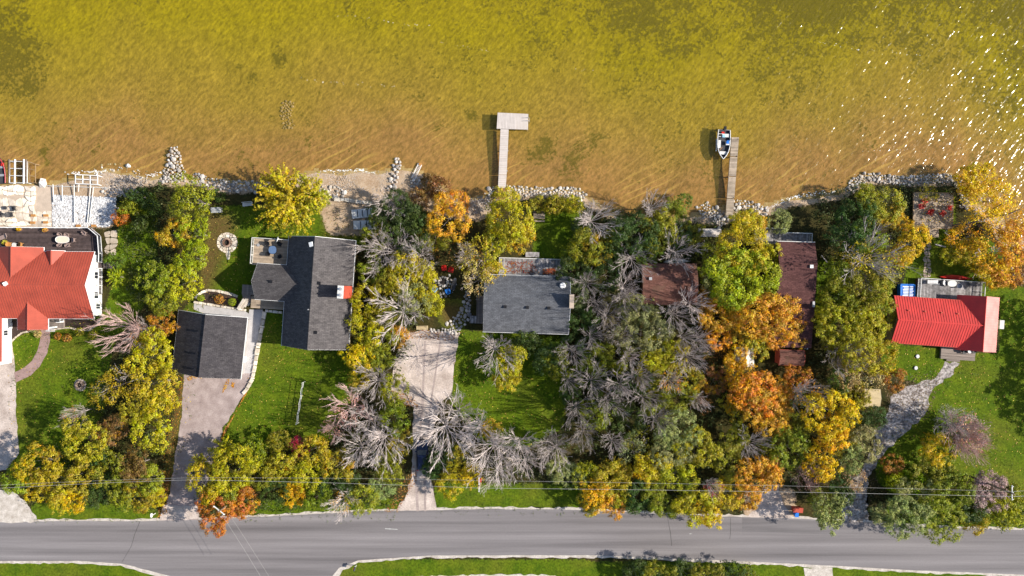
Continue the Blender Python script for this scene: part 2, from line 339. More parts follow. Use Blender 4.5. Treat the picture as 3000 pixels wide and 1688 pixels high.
def bed_material():
    m, t, out = nmat('lake_bed_sand'); L = t.links.new; b = t.nodes.new('ShaderNodeBsdfPrincipled'); L(b.outputs[0], out.inputs[0]); b.inputs['Roughness'].default_value = 1; b.inputs['Specular IOR Level'].default_value = 0
    v = coords(t, 'World'); at = t.nodes.new('ShaderNodeAttribute'); at.attribute_name = 'zone'; sp = t.nodes.new('ShaderNodeSeparateColor'); L(at.outputs['Color'], sp.inputs[0])
    far = mth(t, 'ADD', sp.outputs[2], mth(t, 'MULTIPLY_ADD', noise(t, v, .06, 4), .4, -.2))
    n1 = noise(t, v, .5, 6, .68); n2 = noise(t, v, 2.0, 5, .65)
    c = mix(t, ramp(t, far, [(.13, 0), (.38, .5), (.78, 1)]), (.315, .172, .090), (.280, .236, .003))
    c = mix(t, 1.0, c, ramp(t, n1, [(.3, .80), (.7, 1.12)]), 'MULTIPLY'); c = mix(t, 1.0, c, ramp(t, noise(t, coords2(t, 50, (.5, 1, 1)), 2.2, 4, .65), [(.30, .52), (.70, 1.38)]), 'MULTIPLY')  # crestwise streaks put wave light and shade into the bed colour
    # strands of weed: dark blotches, thicker offshore and to the east
    sx = t.nodes.new('ShaderNodeSeparateXYZ'); L(v, sx.inputs[0])
    east = ramp(t, mth(t, 'MULTIPLY_ADD', sx.outputs[0], .006, .5), [(.2, .0), (.75, 1)])
    wd = mth(t, 'ADD', mth(t, 'MULTIPLY', n1, .55), mth(t, 'MULTIPLY', n2, .45))
    wd = mth(t, 'ADD', wd, mth(t, 'MULTIPLY', mth(t, 'MULTIPLY', east, mth(t, 'POWER', sp.outputs[2], 2.0)), .20)); wd = mth(t, 'ADD', wd, mth(t, 'MULTIPLY_ADD', noise(t, v, .07, 3), .36, -.18))
    wd = mth(t, 'ADD', wd, mth(t, 'MULTIPLY', sp.outputs[1], .19))
    c = mix(t, ramp(t, wd, [(.585, 0), (.68, .80)]), c, (.052, .050, .006))
    # caustic light lines painted into the sand colour near the shore
    wv = t.nodes.new('ShaderNodeTexWave'); wv.inputs['Scale'].default_value = .23; wv.inputs['Distortion'].default_value = 16; wv.inputs['Detail'].default_value = 4; wv.inputs['Detail Scale'].default_value = .55
    L(coords2(t, 30, (.25, 1.0, 1)), wv.inputs[0]); wv.bands_direction = 'Y'
    rib = mth(t, 'MULTIPLY', ramp(t, wv.outputs['Fac'], [(.86, 0), (1, 1)]), mth(t, 'MULTIPLY', ramp(t, far, [(.1, .5), (.38, .0)]), ramp(t, noise(t, v, .09, 2), [(.45, 0), (.6, 1)])))  # mask of the painted caustic lines
    c = mix(t, rib, c, (.62, .42, .16)); L(c, b.inputs['Base Color'])
    bn = t.nodes.new('ShaderNodeBump'); bn.inputs['Strength'].default_value = .8; bn.inputs['Distance'].default_value = .15; L(n2, bn.inputs['Height']); L(bn.outputs[0], b.inputs['Normal'])
    return m
gm, bm_ = ground_material(), bed_material()
def grid_obj(name, faces, m, zone):
    used = np.unique(faces); remap = np.full(nx * ny, -1); remap[used] = np.arange(len(used)); f = remap[faces]
    me = bpy.data.meshes.new(name); co = np.stack([X.ravel(), Y.ravel(), Z.ravel()], -1)[used]
    me.vertices.add(len(used)); me.vertices.foreach_set('co', co.astype(np.float32).ravel())
    me.loops.add(f.size); me.loops.foreach_set('vertex_index', f.astype(np.int32).ravel()); me.polygons.add(len(f))
    me.polygons.foreach_set('loop_start', np.arange(0, f.size, 4, dtype=np.int32)); me.polygons.foreach_set('loop_total', np.full(len(f), 4, np.int32)); me.update(); me.validate()
    a = me.attributes.new('zone', 'FLOAT_COLOR', 'POINT'); a.data.foreach_set('color', zone.reshape(-1, 4)[used].astype(np.float32).ravel())
    me.polygons.foreach_set('use_smooth', np.ones(len(f), bool)); me.materials.append(m); o = bpy.data.objects.new(name, me); col.objects.link(o); return tag(o, kind='structure')
one_ = np.ones(D.shape)
grid_obj('ground', quads[~wet], gm, np.stack([lawn, sand, dull, one_], -1))
far_ = np.clip(-D / 30.0, 0, 1); weed = np.zeros(D.shape)
for wx, wy, wr in [(10,150,120),(45,235,70),(0,60,90),(810,160,30),(730,225,22),(690,190,14),(115,445,16),(130,475,16),(1600,430,45),(1700,440,40),(1750,410,40),(1680,480,50),(1380,330,20),(1280,365,20)]: weed = np.maximum(weed, np.clip(1.4 - np.hypot(PX - wx, PY - wy) / wr, 0, 1))
grid_obj('lake_bed', quads[wet], bm_, np.stack([lawn * 0, weed, far_, one_], -1))
# ---- water: a real sheet at lake level
def water_material():   # waves run obliquely to the shore
    m, t, out = nmat('lake_water'); L = t.links.new
    a = noise(t, coords2(t, 52, (.38, 1.1, 1)), 1.3, 2, .5)
    c = noise(t, coords2(t, 40, (.6, 1.2, 1)), 3.4, 1, .5); e = noise(t, coords2(t, 30, (.5, 1, 1)), .3, 3)
    h = mth(t, 'ADD', mth(t, 'MULTIPLY', a, 1.0), mth(t, 'ADD', mth(t, 'MULTIPLY', c, .15), mth(t, 'MULTIPLY', e, .9)))
    bn = t.nodes.new('ShaderNodeBump'); bn.inputs['Strength'].default_value = 1.0; bn.inputs['Distance'].default_value = .20; L(h, bn.inputs['Height'])
    tr = t.nodes.new('ShaderNodeBsdfTransparent'); tr.inputs[0].default_value = (.98, .95, .78, 1)
    df = t.nodes.new('ShaderNodeBsdfDiffuse'); df.inputs[0].default_value = (.36, .28, .04, 1); L(bn.outputs[0], df.inputs['Normal'])
    gl = t.nodes.new('ShaderNodeBsdfGlossy'); gl.inputs['Roughness'].default_value = .15; L(bn.outputs[0], gl.inputs['Normal'])
    ge = t.nodes.new('ShaderNodeNewGeometry'); dt = t.nodes.new('ShaderNodeVectorMath'); dt.operation = 'DOT_PRODUCT'; L(ge.outputs['Incoming'], dt.inputs[0]); L(ge.outputs['Normal'], dt.inputs[1])
    fr = mth(t, 'MULTIPLY_ADD', mth(t, 'POWER', mth(t, 'SUBTRACT', 1.0, mth(t, 'ABSOLUTE', dt.outputs['Value'])), 5.0), .98, .02)      # same from above and below
    m1 = t.nodes.new('ShaderNodeMixShader'); m1.inputs[0].default_value = .15; L(tr.outputs[0], m1.inputs[1]); L(df.outputs[0], m1.inputs[2])
    m2 = t.nodes.new('ShaderNodeMixShader'); L(fr, m2.inputs[0]); L(m1.outputs[0], m2.inputs[1]); L(gl.outputs[0], m2.inputs[2]); L(m2.outputs[0], out.inputs[0])
    return m
mb = MB(); shore_w = [P(x, y) for x, y in SHORE]
top = [(p.x, 8000) for p in shore_w]; inland = [(p.x, p.y - 1.6) for p in shore_w]
for i in range(len(shore_w) - 1):
    mb.face([(inland[i][0], inland[i][1], WATER_Z), (inland[i + 1][0], inland[i + 1][1], WATER_Z), (top[i + 1][0], top[i + 1][1], WATER_Z), (top[i][0], top[i][1], WATER_Z)])
tag(mb.build('lake_water', water_material()), kind='structure')
# ---- flat sheets on the ground
def strip(name, px, wid, z, m, kind='structure'):
    pts = [P(x, y).to_2d() for x, y in px]; L_, R_ = [], []
    for i, p in enumerate(pts):
        d = (pts[min(i + 1, len(pts) - 1)] - pts[max(0, i - 1)]).normalized(); n = Vector((-d.y, d.x)); ww = wid * RND.uniform(.7, 1.3)
        L_.append(p + n * ww / 2); R_.append(p - n * ww / 2)
    b = MB()
    for i in range(len(pts) - 1): b.face([(*R_[i], z), (*R_[i + 1], z), (*L_[i + 1], z), (*L_[i], z)])
    return b.build(name, m, kind=kind)
def ragged(poly, step=.7, amp=.16, seed=0):
    r = random.Random(seed); out = []
    for i in range(len(poly)):
        a = Vector(poly[i - 1]).to_2d(); b = Vector(poly[i]).to_2d(); n = max(1, int((b - a).length / step))
        for k in range(n):
            q = a.lerp(b, k / n); out.append((q.x + r.uniform(-amp, amp), q.y + r.uniform(-amp, amp)))
    return out
def sheet(name, px, z, m, amp=.16, step=.7, kind='structure'):
    poly = [(P(x, y).x, P(x, y).y) for x, y in px]
    a = sum(poly[i - 1][0] * poly[i][1] - poly[i][0] * poly[i - 1][1] for i in range(len(poly)))
    if a < 0: poly = poly[::-1]
    pts = ragged(poly, step, amp, hash(name) % 1000 if False else len(name)) if amp else poly
    b = bmesh.new(); vs = [b.verts.new((x, y, z)) for x, y in pts]; f = b.faces.new(vs); bmesh.ops.triangulate(b, faces=[f])
    me = bpy.data.meshes.new(name); b.to_mesh(me); b.free(); me.materials.append(m); o = bpy.data.objects.new(name, me); col.objects.link(o); return tag(o, kind=kind)
M['asphalt'] = mat('asphalt', (.165, .150, .153), .9, .22, 1.0, c2=(.215, .198, .20), space='World', scale=(.018, .75, 1), fine=.16, fs=7, detail=7)
M['shoulder'] = mat('pale_gravel', (.52, .45, .38), .95, .2, 1.2, c2=(.58, .53, .48), space='World', fine=.3, fs=7, bump=.5, bs=9)
M['gravel'] = mat('pink_grey_gravel', (.49, .395, .34), .95, .18, .5, c2=(.60, .51, .455), space='World', fine=.28, fs=5, bump=.5, bs=9)
M['mauve'] = mat('mauve_gravel', (.35, .268, .25), .95, .2, .6, c2=(.41, .335, .315), space='World', fine=.25, fs=7, bump=.5, bs=12)
M['crushed'] = mat('crushed_stone', (.34, .285, .265), .95, .35, 1.2, c2=(.50, .455, .43), space='World', fine=.65, fs=2.6, bump=.6, bs=7)
M['dirt'] = mat('brown_earth', (.13, .08, .045), .95, .3, 1.2, space='World', fine=.3, fs=6)
NROAD = [(-400,1530),(0,1529),(148,1527),(408,1527),(575,1523),(734,1515),(957,1504),(1100,1497),(1250,1495),(1425,1491),(1688,1494),(2084,1512),(2318,1519),(2450,1525),(2730,1545),(3000,1553),(3400,1560)]
SROAD = [(3400,1700),(3000,1684),(2676,1671),(2450,1658),(2132,1643),(1750,1627),(1424,1627),(1250,1628),(1050,1642),(994,1664),(974,1688),(930,1900),(620,1900),(505,1690),(356,1651),(223,1644),(0,1644),(-400,1646)]
sheet('road_shoulder', [(x, y - 6) for x, y in NROAD] + [(x + (12 if x in (930,974,994) else (-14 if x in (620,505) else 0)), y + 7) for x, y in SROAD], .006, M['shoulder'], .15, .7)
sheet('asphalt_road', NROAD + SROAD, .012, M['asphalt'], .05, 1.0)
M['tar'] = mat('tar', (.085, .078, .078), .8, .3, 2)
M['paint'] = mat('worn_white_paint', (.5, .5, .48), .8, .3, 3)
for q in ([(410,1528),(395,1565),(385,1600),(357,1648)], [(1955,1507),(1958,1530),(1964,1560),(1968,1600)], [(2140,1516),(2140,1560),(2138,1580)]): strip('tar_seam', q, .08, .018, M['tar'])
for q in ([(1128,1549),(1146,1550),(1165,1551)], [(2020,1564),(2026,1564)]): strip('road_marking', q, .09, .018, M['paint'])
sheet('asphalt_patch', [(2174,1517),(2440,1528),(2440,1566),(2174,1557)], .015, mat('asphalt_patch', (.150, .138, .141), .9, .2, 1.0, c2=(.18, .166, .168), space='World', scale=(.05, .8, 1), fine=.14, fs=9), .03)
sheet('south_verge_gravel', [(1150,1700),(1250,1688),(1420,1683),(1600,1684),(1700,1700)], .016, M['shoulder'])
sheet('white_gravel_drive', [(2356,1664),(2440,1664),(2446,1720),(2362,1720)], .020, M['shoulder'])
sheet('garage_driveway', [(538,1088),(741,1088),(742,1100),(722,1150),(706,1173),(653,1254),(645,1295),(630,1343),(600,1430),(580,1524),(466,1530),(478,1495),(497,1445),(515,1327),(531,1222)], .010, M['mauve'], .14)
M['track'] = mat('worn_track', (.50, .43, .39), .95, .15, 1, space='World', fine=.25, fs=6); M['track2'] = mat('packed_track', (.38, .31, .285), .95, .15, 1, space='World', fine=.25, fs=6)
sheet('driveway_apron', [(478,1480),(590,1484),(582,1521),(467,1526)], .015, M['gravel'], .12)
sheet('gravel_driveway', [(1180,975),(1260,968),(1345,975),(1338,1030),(1329,1100),(1321,1158),(1290,1177),(1264,1300),(1262,1400),(1282,1497),(1157,1500),(1190,1450),(1205,1400),(1208,1282),(1212,1195),(1143,1160),(1150,1080)], .010, M['gravel'], .16)
for q in ([(1224,1498),(1218,1400),(1228,1300),(1238,1180),(1242,1080),(1246,1000)], [(1246,1498),(1244,1400),(1252,1300),(1262,1180),(1278,1080),(1290,1000)]): strip('wheel_track', q, .35, .0145, M['track2'])
sheet('side_driveway', [(2188,1519),(2225,1470),(2240,1420),(2280,1420),(2292,1470),(2318,1521)], .010, M['gravel'], .2)
sheet('house_driveway', [(-40,1000),(36,1004),(40,1045),(44,1088),(46,1120),(47,1200),(56,1328),(20,1375),(-40,1390)], .010, M['gravel'], .1)
sheet('house_driveway', [(-40,1434),(37,1436),(74,1466),(111,1523),(100,1530),(-40,1532)], .014, M['shoulder'], .2)
sheet('brick_red_walk', [(121,966),(147,966),(147,1000),(138,1035),(116,1074),(90,1100),(46,1121),(42,1091),(70,1078),(95,1056),(110,1028),(118,995)], .016, mat('pink_concrete', (.33, .22, .20), .9, .15, 1, space='World', fine=.2, fs=5), .05)
sheet('crushed_stone_path', [(2772,1060),(2814,1062),(2770,1112),(2730,1145),(2715,1205),(2676,1248),(2611,1302),(2573,1351),(2551,1390),(2535,1430),(2545,1532),(2468,1532),(2467,1438),(2520,1386),(2540,1352),(2566,1282),(2541,1259),(2584,1248),(2602,1205),(2612,1166),(2656,1134),(2700,1120),(2742,1107)], .010, M['crushed'], .3)
# ================================================================== BUILDINGS
class Frame:
    """A building's own frame: an Empty at the middle of its footprint, turned along its long side."""
    def __init__(s, name, label, cat, nw, ne, se, sw, z, group=None):
        q = [P(*p, z) for p in (nw, ne, se, sw)]; c = sum(q, Vector()) / 4; ex = ((q[1] - q[0]) + (q[2] - q[3])) / 2; ey = ((q[0] - q[3]) + (q[1] - q[2])) / 2
        s.W = ex.length; s.D = ey.length; s.a = math.atan2(ex.y, ex.x); s.c = Vector((c.x, c.y, 0)); s.o = thing(name, label, cat, s.c, s.a, group); s.m = Matrix.Rotation(-s.a, 3, 'Z')
    def loc(s, px, py, z=0):
        p = P(px, py, z); p.z = 0; v = s.m @ (p - s.c); return Vector((v.x, v.y, z))
def roof_slope(e0, e1, r1, r0, th=.14):      # eave e0->e1, ridge r0->r1, as a slab
    mb = MB(); n = (Vector(e1) - Vector(e0)).cross(Vector(r0) - Vector(e0)).normalized(); n = n if n.z > 0 else -n
    return mb.extr([Vector(e0), Vector(e1), Vector(r1), Vector(r0)], n * -th)
def ribs(parent, m, e0, e1, r1, r0, gap=.40, rad=.034, name='rib'):
    e0, e1, r0, r1 = map(Vector, (e0, e1, r0, r1)); n = int((e1 - e0).length / gap); mb = MB()
    for k in range(n + 1):
        t = k / n; a = e0.lerp(e1, t); b = r0.lerp(r1, t)
        if (b - a).length > .1: mb.tube([a + Vector((0, 0, .02)), b + Vector((0, 0, .02))], rad, 4)
    mb.build(name, m, parent, kind='stuff')
def gable(parent, x0, x1, y0, y1, ze, zr, axis, m, trim=M['white'], th=.14, ribmat=None, over=0.0, m_lo=None):
    """two roof slopes, ridge cap, eave and verge boards. axis = direction of the ridge."""
    if axis == 'x':
        yc = (y0 + y1) / 2; A = [((x0, y0, ze), (x1, y0, ze), (x1, yc, zr), (x0, yc, zr)), ((x1, y1, ze), (x0, y1, ze), (x0, yc, zr), (x1, yc, zr))]; ridge = ((x0, yc, zr), (x1, yc, zr)); eaves = [((x0, y0), (x1, y0)), ((x0, y1), (x1, y1))]
    else:
        xc = (x0 + x1) / 2; A = [((x0, y1, ze), (x0, y0, ze), (xc, y0, zr), (xc, y1, zr)), ((x1, y0, ze), (x1, y1, ze), (xc, y1, zr), (xc, y0, zr))]; ridge = ((xc, y0, zr), (xc, y1, zr)); eaves = [((x0, y0), (x0, y1)), ((x1, y0), (x1, y1))]
    for k, q in enumerate(A):
        roof_slope(*q, th=th).build('roof_slope', m, parent)
        if ribmat: ribs(parent, ribmat, *q)
    MB().tube([Vector(ridge[0]) + Vector((0, 0, .01)), Vector(ridge[1]) + Vector((0, 0, .01))], .09, 6).build('ridge_cap', m, parent)
    if trim:
        for (a, b) in eaves:
            c = ((a[0] + b[0]) / 2, (a[1] + b[1]) / 2); d = (abs(a[0] - b[0]) + .1, abs(a[1] - b[1]) + .1)
            one('gutter', trim, parent, (c[0], c[1], ze - .09), (d[0], d[1], .12))
        for q in A:
            for i, j in ((0, 3), (1, 2)):
                a, b = Vector(q[i]), Vector(q[j]); MB().extr([a, b, b - Vector((0, 0, .2)), a - Vector((0, 0, .2))], (.05, 0, 0) if axis == 'x' else (0, .05, 0)).build('bargeboard', trim, parent)
def gwalls(parent, x0, x1, y0, y1, ze, zr, axis, m, inset=.45, z0=0):
    """walls under a gable roof: one body with pointed gable ends."""
    hx0, hx1, hy0, hy1 = x0 + inset, x1 - inset, y0 + inset, y1 - inset
    sl = (zr - ze) / (((y1 - y0) if axis == 'x' else (x1 - x0)) / 2); zw = ze + sl * inset - .2; zt = zr - .2
    if axis == 'x': MB().extr([(hx0, hy0, z0), (hx0, hy1, z0), (hx0, hy1, zw), (hx0, (y0 + y1) / 2, zt), (hx0, hy0, zw)], (hx1 - hx0, 0, 0)).build('wall', m, parent)
    else: MB().extr([(hx0, hy0, z0), (hx1, hy0, z0), (hx1, hy0, zw), ((x0 + x1) / 2, hy0, zt), (hx0, hy0, zw)], (0, hy1 - hy0, 0)).build('wall', m, parent)
def window(parent, c, w_, h_, face):      # face: 'x+','x-','y+','y-'
    s = 1 if face[1] == '+' else -1; ax = face[0] == 'x'; c = Vector(c); o = Vector((s, 0, 0)) if ax else Vector((0, s, 0))
    def d(a, b, t): return (t, a, b) if ax else (a, t, b)
    f = MB(); u = Vector((0, 1, 0)) if ax else Vector((1, 0, 0))
    f.box(c + Vector((0, 0, h_ / 2)), d(w_ + .1, .1, .1)); f.box(c - Vector((0, 0, h_ / 2)), d(w_ + .16, .1, .12))
    f.box(c + u * w_ / 2, d(.1, h_ - .1, .1)); f.box(c - u * w_ / 2, d(.1, h_ - .1, .1)); f.box(c, d(.05, h_ - .1, .06))
    fr = f.build('window', M['white'], parent); one('pane', M['glass'], fr, c + o * .012, d(w_ - .1, h_ - .1, .03))
def door(parent, c, face, m=M['white'], w_=.95, h_=2.05):
    s = 1 if face[1] == '+' else -1; ax = face[0] == 'x'; c = Vector(c)
    d_ = one('door', m, parent, c + Vector((0, 0, h_ / 2)), (.08, w_, h_) if ax else (w_, .08, h_))
    o = Vector((s * .07, w_ * .35, 1.0)) if ax else Vector((w_ * .35, s * .07, 1.0)); one('handle', M['black'], d_, c + o, (.06, .06, .12))
def boards(parent, x0, x1, y0, y1, z, m, along='x', bw=.2, th=.05, skirt=True, base=0.0, name='boards'):
    mb = MB(); r = RND
    if along == 'x':
        n = max(1, round((y1 - y0) / bw)); b = (y1 - y0) / n
        for k in range(n): mb.box(((x0 + x1) / 2, y0 + (k + .5) * b, z - th / 2 + r.uniform(-.006, .006)), (x1 - x0, b - .016, th))
    else:
        n = max(1, round((x1 - x0) / bw)); b = (x1 - x0) / n
        for k in range(n): mb.box((x0 + (k + .5) * b, (y0 + y1) / 2, z - th / 2 + r.uniform(-.006, .006)), (b - .016, y1 - y0, th))
    mb.build(name, m, parent, kind='stuff')
    if skirt and z - base > .15:
        one('under_frame', M['brownwall'] if m is not M['deckgrey'] else M['deckgrey'], parent, ((x0 + x1) / 2, (y0 + y1) / 2, (z + base) / 2 - .06), (x1 - x0 - .12, y1 - y0 - .12, z - base - .12))
def railing(parent, pts, z, h=1.0, m=M['white'], gap=1.7, glass=False, name='railing', base=True):
    pts = [Vector((p[0], p[1], 0)) for p in pts]; proto = None
    for a, b in zip(pts, pts[1:]):
        d = (b - a); L_ = d.length; ang = math.atan2(d.y, d.x); c = (a + b) / 2
        one('top_rail', m, parent, (c.x, c.y, z + h), (L_ + .04, .09, .07), (0, 0, ang))
        if base: one('bottom_rail', m, parent, (c.x, c.y, z + .12), (L_ - .1, .06, .06), (0, 0, ang))
        n = max(1, round(L_ / gap))
        for k in range(n + 1):
            q = a.lerp(b, k / n)
            if proto is None: proto = MB().box((0, 0, h / 2), (.09, .09, h)).build('post', m, parent); proto.location = (q.x, q.y, z)
            else: dup(proto, parent, (q.x, q.y, z))
        if glass: one('glass_panel', M['glass'], parent, (c.x, c.y, z + h * .55), (L_ - .15, .02, h * .65), (0, 0, ang))
        else:
            mb = MB(); nb = int(L_ / .22)
            for k in range(nb): q = a.lerp(b, (k + .5) / nb); mb.box((q.x, q.y, z + h * .53), (.03, .03, h * .8), (0, 0, ang))
            if nb: mb.build('balusters', m, parent, kind='stuff')
def steps(parent, c, w_, n, rise, run, direc, m, z_top):      # treads going down from c in direction direc (unit 2-D)
    d = Vector((direc[0], direc[1], 0)); ang = math.atan2(d.y, d.x)
    for k in range(n):
        z = z_top - rise * (k + 1); q = Vector((c[0], c[1], 0)) + d * run * (k + .5); MB().box((q.x, q.y, z - .05), (run, w_, .1), (0, 0, ang)).build('step', m, parent)
def vent(parent, p, m=M['black'], s=.32, h=.3):
    o = MB(); o.box((p[0], p[1], p[2] + h / 2), (s * .8, s * .8, h)); o.box((p[0], p[1], p[2] + h + .03), (s * 1.15, s * 1.15, .08)); return o.build('roof_vent', m, parent)
def dish(parent, p, m=M['white'], r_=.42, aim=(.5, -.5, .7)):
    d = Vector(aim).normalized(); u = d.cross(Vector((0, 0, 1))).normalized(); v = u.cross(d); p = Vector(p) + Vector((0, 0, .5)); secs = []
    for rr, dep in ((.02, -.1), (.5, -.07), (1, 0), (1, -.03), (.5, -.1), (.02, -.13)): secs.append([p + d * (dep * r_ * 3) + (u * math.cos(a) + v * math.sin(a)) * rr * r_ for a in [2 * math.pi * i / 14 for i in range(14)]])
    b = MB(); b.loft(secs, closed=True); f = b.build('satellite_dish', m, parent, smooth=True)
    MB().tube([p - d * .1, p - Vector((0, 0, .5))], .03).build('mast', M['grey'], f); MB().tube([p - v * r_ * .9, p + d * .4 - v * .1], .02).build('feed_arm', M['grey'], f)

# ------------------------------------------------ white house with the orange-red metal roof (far left)
f = Frame('white_house', 'white house with an orange-red metal roof and cross gables', 'house', (-250,735), (279,738), (273,934), (-250,932), 2.9); o = f.o
ZE, ZR = 2.9, 5.4; hx, hy = f.W / 2, f.D / 2; RM = M['redmetal']
gable(o, -hx, hx, -hy, hy, ZE, ZR, 'x', RM, ribmat=RM); gwalls(o, -hx, hx, -hy, hy, ZE, ZR, 'x', M['siding'])
xl, xr = f.loc(-12, 727, ZE).x, f.loc(128, 727, ZE).x; yn = f.loc(36, 725, ZE).y; gr = ZE + 1.95
gable(o, xl, xr, 0.3, yn, ZE, gr, 'y', RM, ribmat=RM); gwalls(o, xl, xr, 0.8, yn, ZE, gr, 'y', M['siding'])
xl, xr = f.loc(136, 737, ZE).x, f.loc(190, 737, ZE).x; yn = f.loc(150, 736, ZE).y
gable(o, xl, xr, hy - 2.2, yn + .05, ZE + .05, ZE + 1.1, 'y', RM, ribmat=None)
xl, xr = f.loc(51, 966, ZE).x, f.loc(141, 966, ZE).x; ys_ = f.loc(96, 966, ZE).y
gable(o, xl, xr, ys_, -1.5, ZE + .02, ZE + 1.2, 'y', RM, ribmat=RM)
for x in (xl + .3, xr - .3): MB().box((x, ys_ + .3, 1.4), (.2, .2, 2.8)).build('porch_post', M['white'], o)
boards(o, xl + .1, xr + .9, ys_ + .1, -hy + .45, .35, M['deckgrey'], 'y')
railing(o, [(xr + .85, ys_ + 1.2), (xr + .85, -hy + .5)], .35, .95); railing(o, [(xr + .2, ys_ + 1.1), (xr + .85, ys_ + 1.1)], .35, .95); railing(o, [(xl + .5, ys_ + .15), (xl + 1.6, ys_ + .15)], .35, .95)
steps(o, ((xl + xr) / 2 + .9, ys_ + .1), 1.5, 2, .17, .3, (0, -1), M['concrete'], .36)
xe = hx - .45
for y, z, w_ in ((1.6, 1.7, 1.1), (-1.6, 1.7, 1.1), (-3.4, 1.2, .8)): window(o, (xe + .05, y, z), w_, 1.2, 'x+')
for x in (-8, -4, 8, 11): window(o, (x, -hy + .4, 1.5), 1.4, 1.2, 'y-')
# south wing off the left edge with its white east wall
xw = f.loc(4, 1000, ZE).x; yw = f.loc(0, 1060, ZE).y
MB().box(((xw - 5 - .4), (-hy + yw) / 2, 1.4), (10 - .0, -yw - hy + 1, 2.8)).build('wall', M['siding'], o)
gable(o, xw - 10.5, xw + .1, yw, -hy + 3, ZE + .03, ZE + 2.3, 'y', RM, ribmat=RM)
door(o, (xw - .36, f.loc(10, 955, 1).y, 0), 'x+'); window(o, (xw - .35, f.loc(10, 975, 1).y, 1.5), .9, 1.0, 'x+')
sk = MB().box((f.loc(18, 829, 5.4).x, .15, 5.55), (.55, .5, .5), (0, .3, .5)).build('roof_vent', M['white'], o)
# its dark deck to the lake side
zd = 1.1; dx0, dx1 = -hx, f.loc(268, 700, zd).x; dy0, dy1 = hy - .4, f.loc(100, 668, zd).y; dk = o
boards(dk, dx0, dx1, dy0, dy1, zd, M['deckdark'], 'x', bw=.22)
c1 = f.loc(296, 692, zd); c2 = f.loc(300, 750, zd)
mb = MB(); mb.prism([(dx1 + .01, dy1), (dx1 + .01, dy0 - 6.4), (c2.x, dy0 - 6.4), (c1.x, c1.y)], zd - .06, zd); mb.build('deck_corner', M['deckdark'], o)
railing(o, [(dx0, dy1), (dx1, dy1), (c1.x, c1.y), (c2.x, c2.y + .4), (c2.x, dy0 - 1.2)], zd, 1.05, M['white'], 1.9, glass=True)
railing(o, [(c2.x, dy0 - 2.2), (c2.x, dy0 - 6.3), (xe, dy0 - 6.3)], zd, 1.05, M['white'], 1.6)
steps(o, (c2.x, dy0 - 1.7), 1.0, 6, .17, .3, (1, 0), M['deckgrey'], zd + .01)
# ------------------------------------------------ garage
f = Frame('garage', 'detached garage with a charcoal shingled roof at the end of the mauve driveway', 'garage', (524,907), (726,933), (704,1109), (503.5,1091), 2.7); o = f.o; hx, hy = f.W / 2, f.D / 2
gable(o, -hx, hx, -hy, hy, 2.7, 2.7 + hx * .5, 'y', M['shingle']); gwalls(o, -hx, hx, -hy, hy, 2.7, 2.7 + hx * .5, 'y', M['greigesiding'], .5)
for y in (1.9, -1.6, -4.9 if hy > 5.3 else -hy + .9): vent(o, (-.75, y + .3, 2.7 + hx * .5 - .42), s=.3, h=.32)
for x in (-2.7, 2.7):
    g_ = one('garage_door', M['white'], o, (x, -hy + .47, 1.15), (4.3, .08, 2.3))
    for k in range(4): one('door_panel', M['dirty'], g_, (x, -hy + .42, .35 + k * .55), (4.1, .03, .48))
window(o, (hx - .47, 1.5, 1.5), 1, .9, 'x+'); door(o, (hx - .47, -2, 0), 'x+'); GAR = f
# ------------------------------------------------ main grey house
f = Frame('grey_house', 'large house with grey shingled gable roof, west wing and red-sided chimney', 'house', (846,692.5), (1044,705), (1019,1026), (824,1012), 3.3); o = f.o; hx, hy = f.W / 2, f.D / 2; HOUSE = f
ZE = 3.3; ZR = ZE + hx * .765
gable(o, -hx, hx, -hy, hy, ZE, ZR, 'y', M['shinglel']); gwalls(o, -hx, hx, -hy, hy, ZE, ZR, 'y', M['tansiding'], .5)
a = f.loc(754, 771, ZE); b_ = f.loc(747, 877, ZE); wy0, wy1 = b_.y, a.y; wx = min(a.x, b_.x); wyc = (wy0 + wy1) / 2; wr = ZE + 2.15
gable(o, wx, -.9, wy0, wy1, ZE + .02, wr, 'x', M['shinglel']); gwalls(o, wx, -1, wy0, wy1, ZE, wr, 'x', M['tansiding'], .4)
vent(o, (wx + 3.1, wyc + .12, wr - .1), s=.4, h=.25)
sl = (ZR - ZE) / hx
for px, py in ((924, 829), (914, 974)):
    q = f.loc(px, py, ZR - .3); vent(o, (q.x + .5, q.y, ZR - sl * (q.x + .5) - .05), s=.42, h=.3)
q = f.loc(905, 907, ZR); MB().cyl((q.x - .05, q.y, ZR - .2), .09, .5, 8).build('vent_pipe', M['grey'], o)
q = f.loc(911, 716, ZR - .4); MB().box((-.55, q.y, ZR - .28), (.62, .7, .4), (0, -.3, .3)).build('roof_light', M['white'], o)
q0 = f.loc(1001, 856, 8.6); cx, cy = q0.x, q0.y
ch = MB().box((cx, cy, 6.4), (1.0, 1.9, 5.0)).build('chimney', M['redpaint'], o); one('chimney_cap', M['dirty'], ch, (cx - .1, cy, 8.97), (.9, 1.95, .14))
for k in (-.45, .45): MB().cyl((cx - .05, cy + k, 9.0), .24, .12, 12).cyl((cx - .05, cy + k, 9.0), .15, .55, 10).build('flue', M['grey'], ch)
for y in (-6, -2.5, 2, 6): window(o, (hx - .48, y, 1.9), 1.4, 1.2, 'x+')
for y in (-7, 7.4): window(o, (-hx + .48, y, 1.8), 1.3, 1.2, 'x-')
window(o, (0, hy - .48, 2.2), 2.6, 1.6, 'y+'); window(o, (1.5, -hy + .48, 1.9), 1.5, 1.2, 'y-')
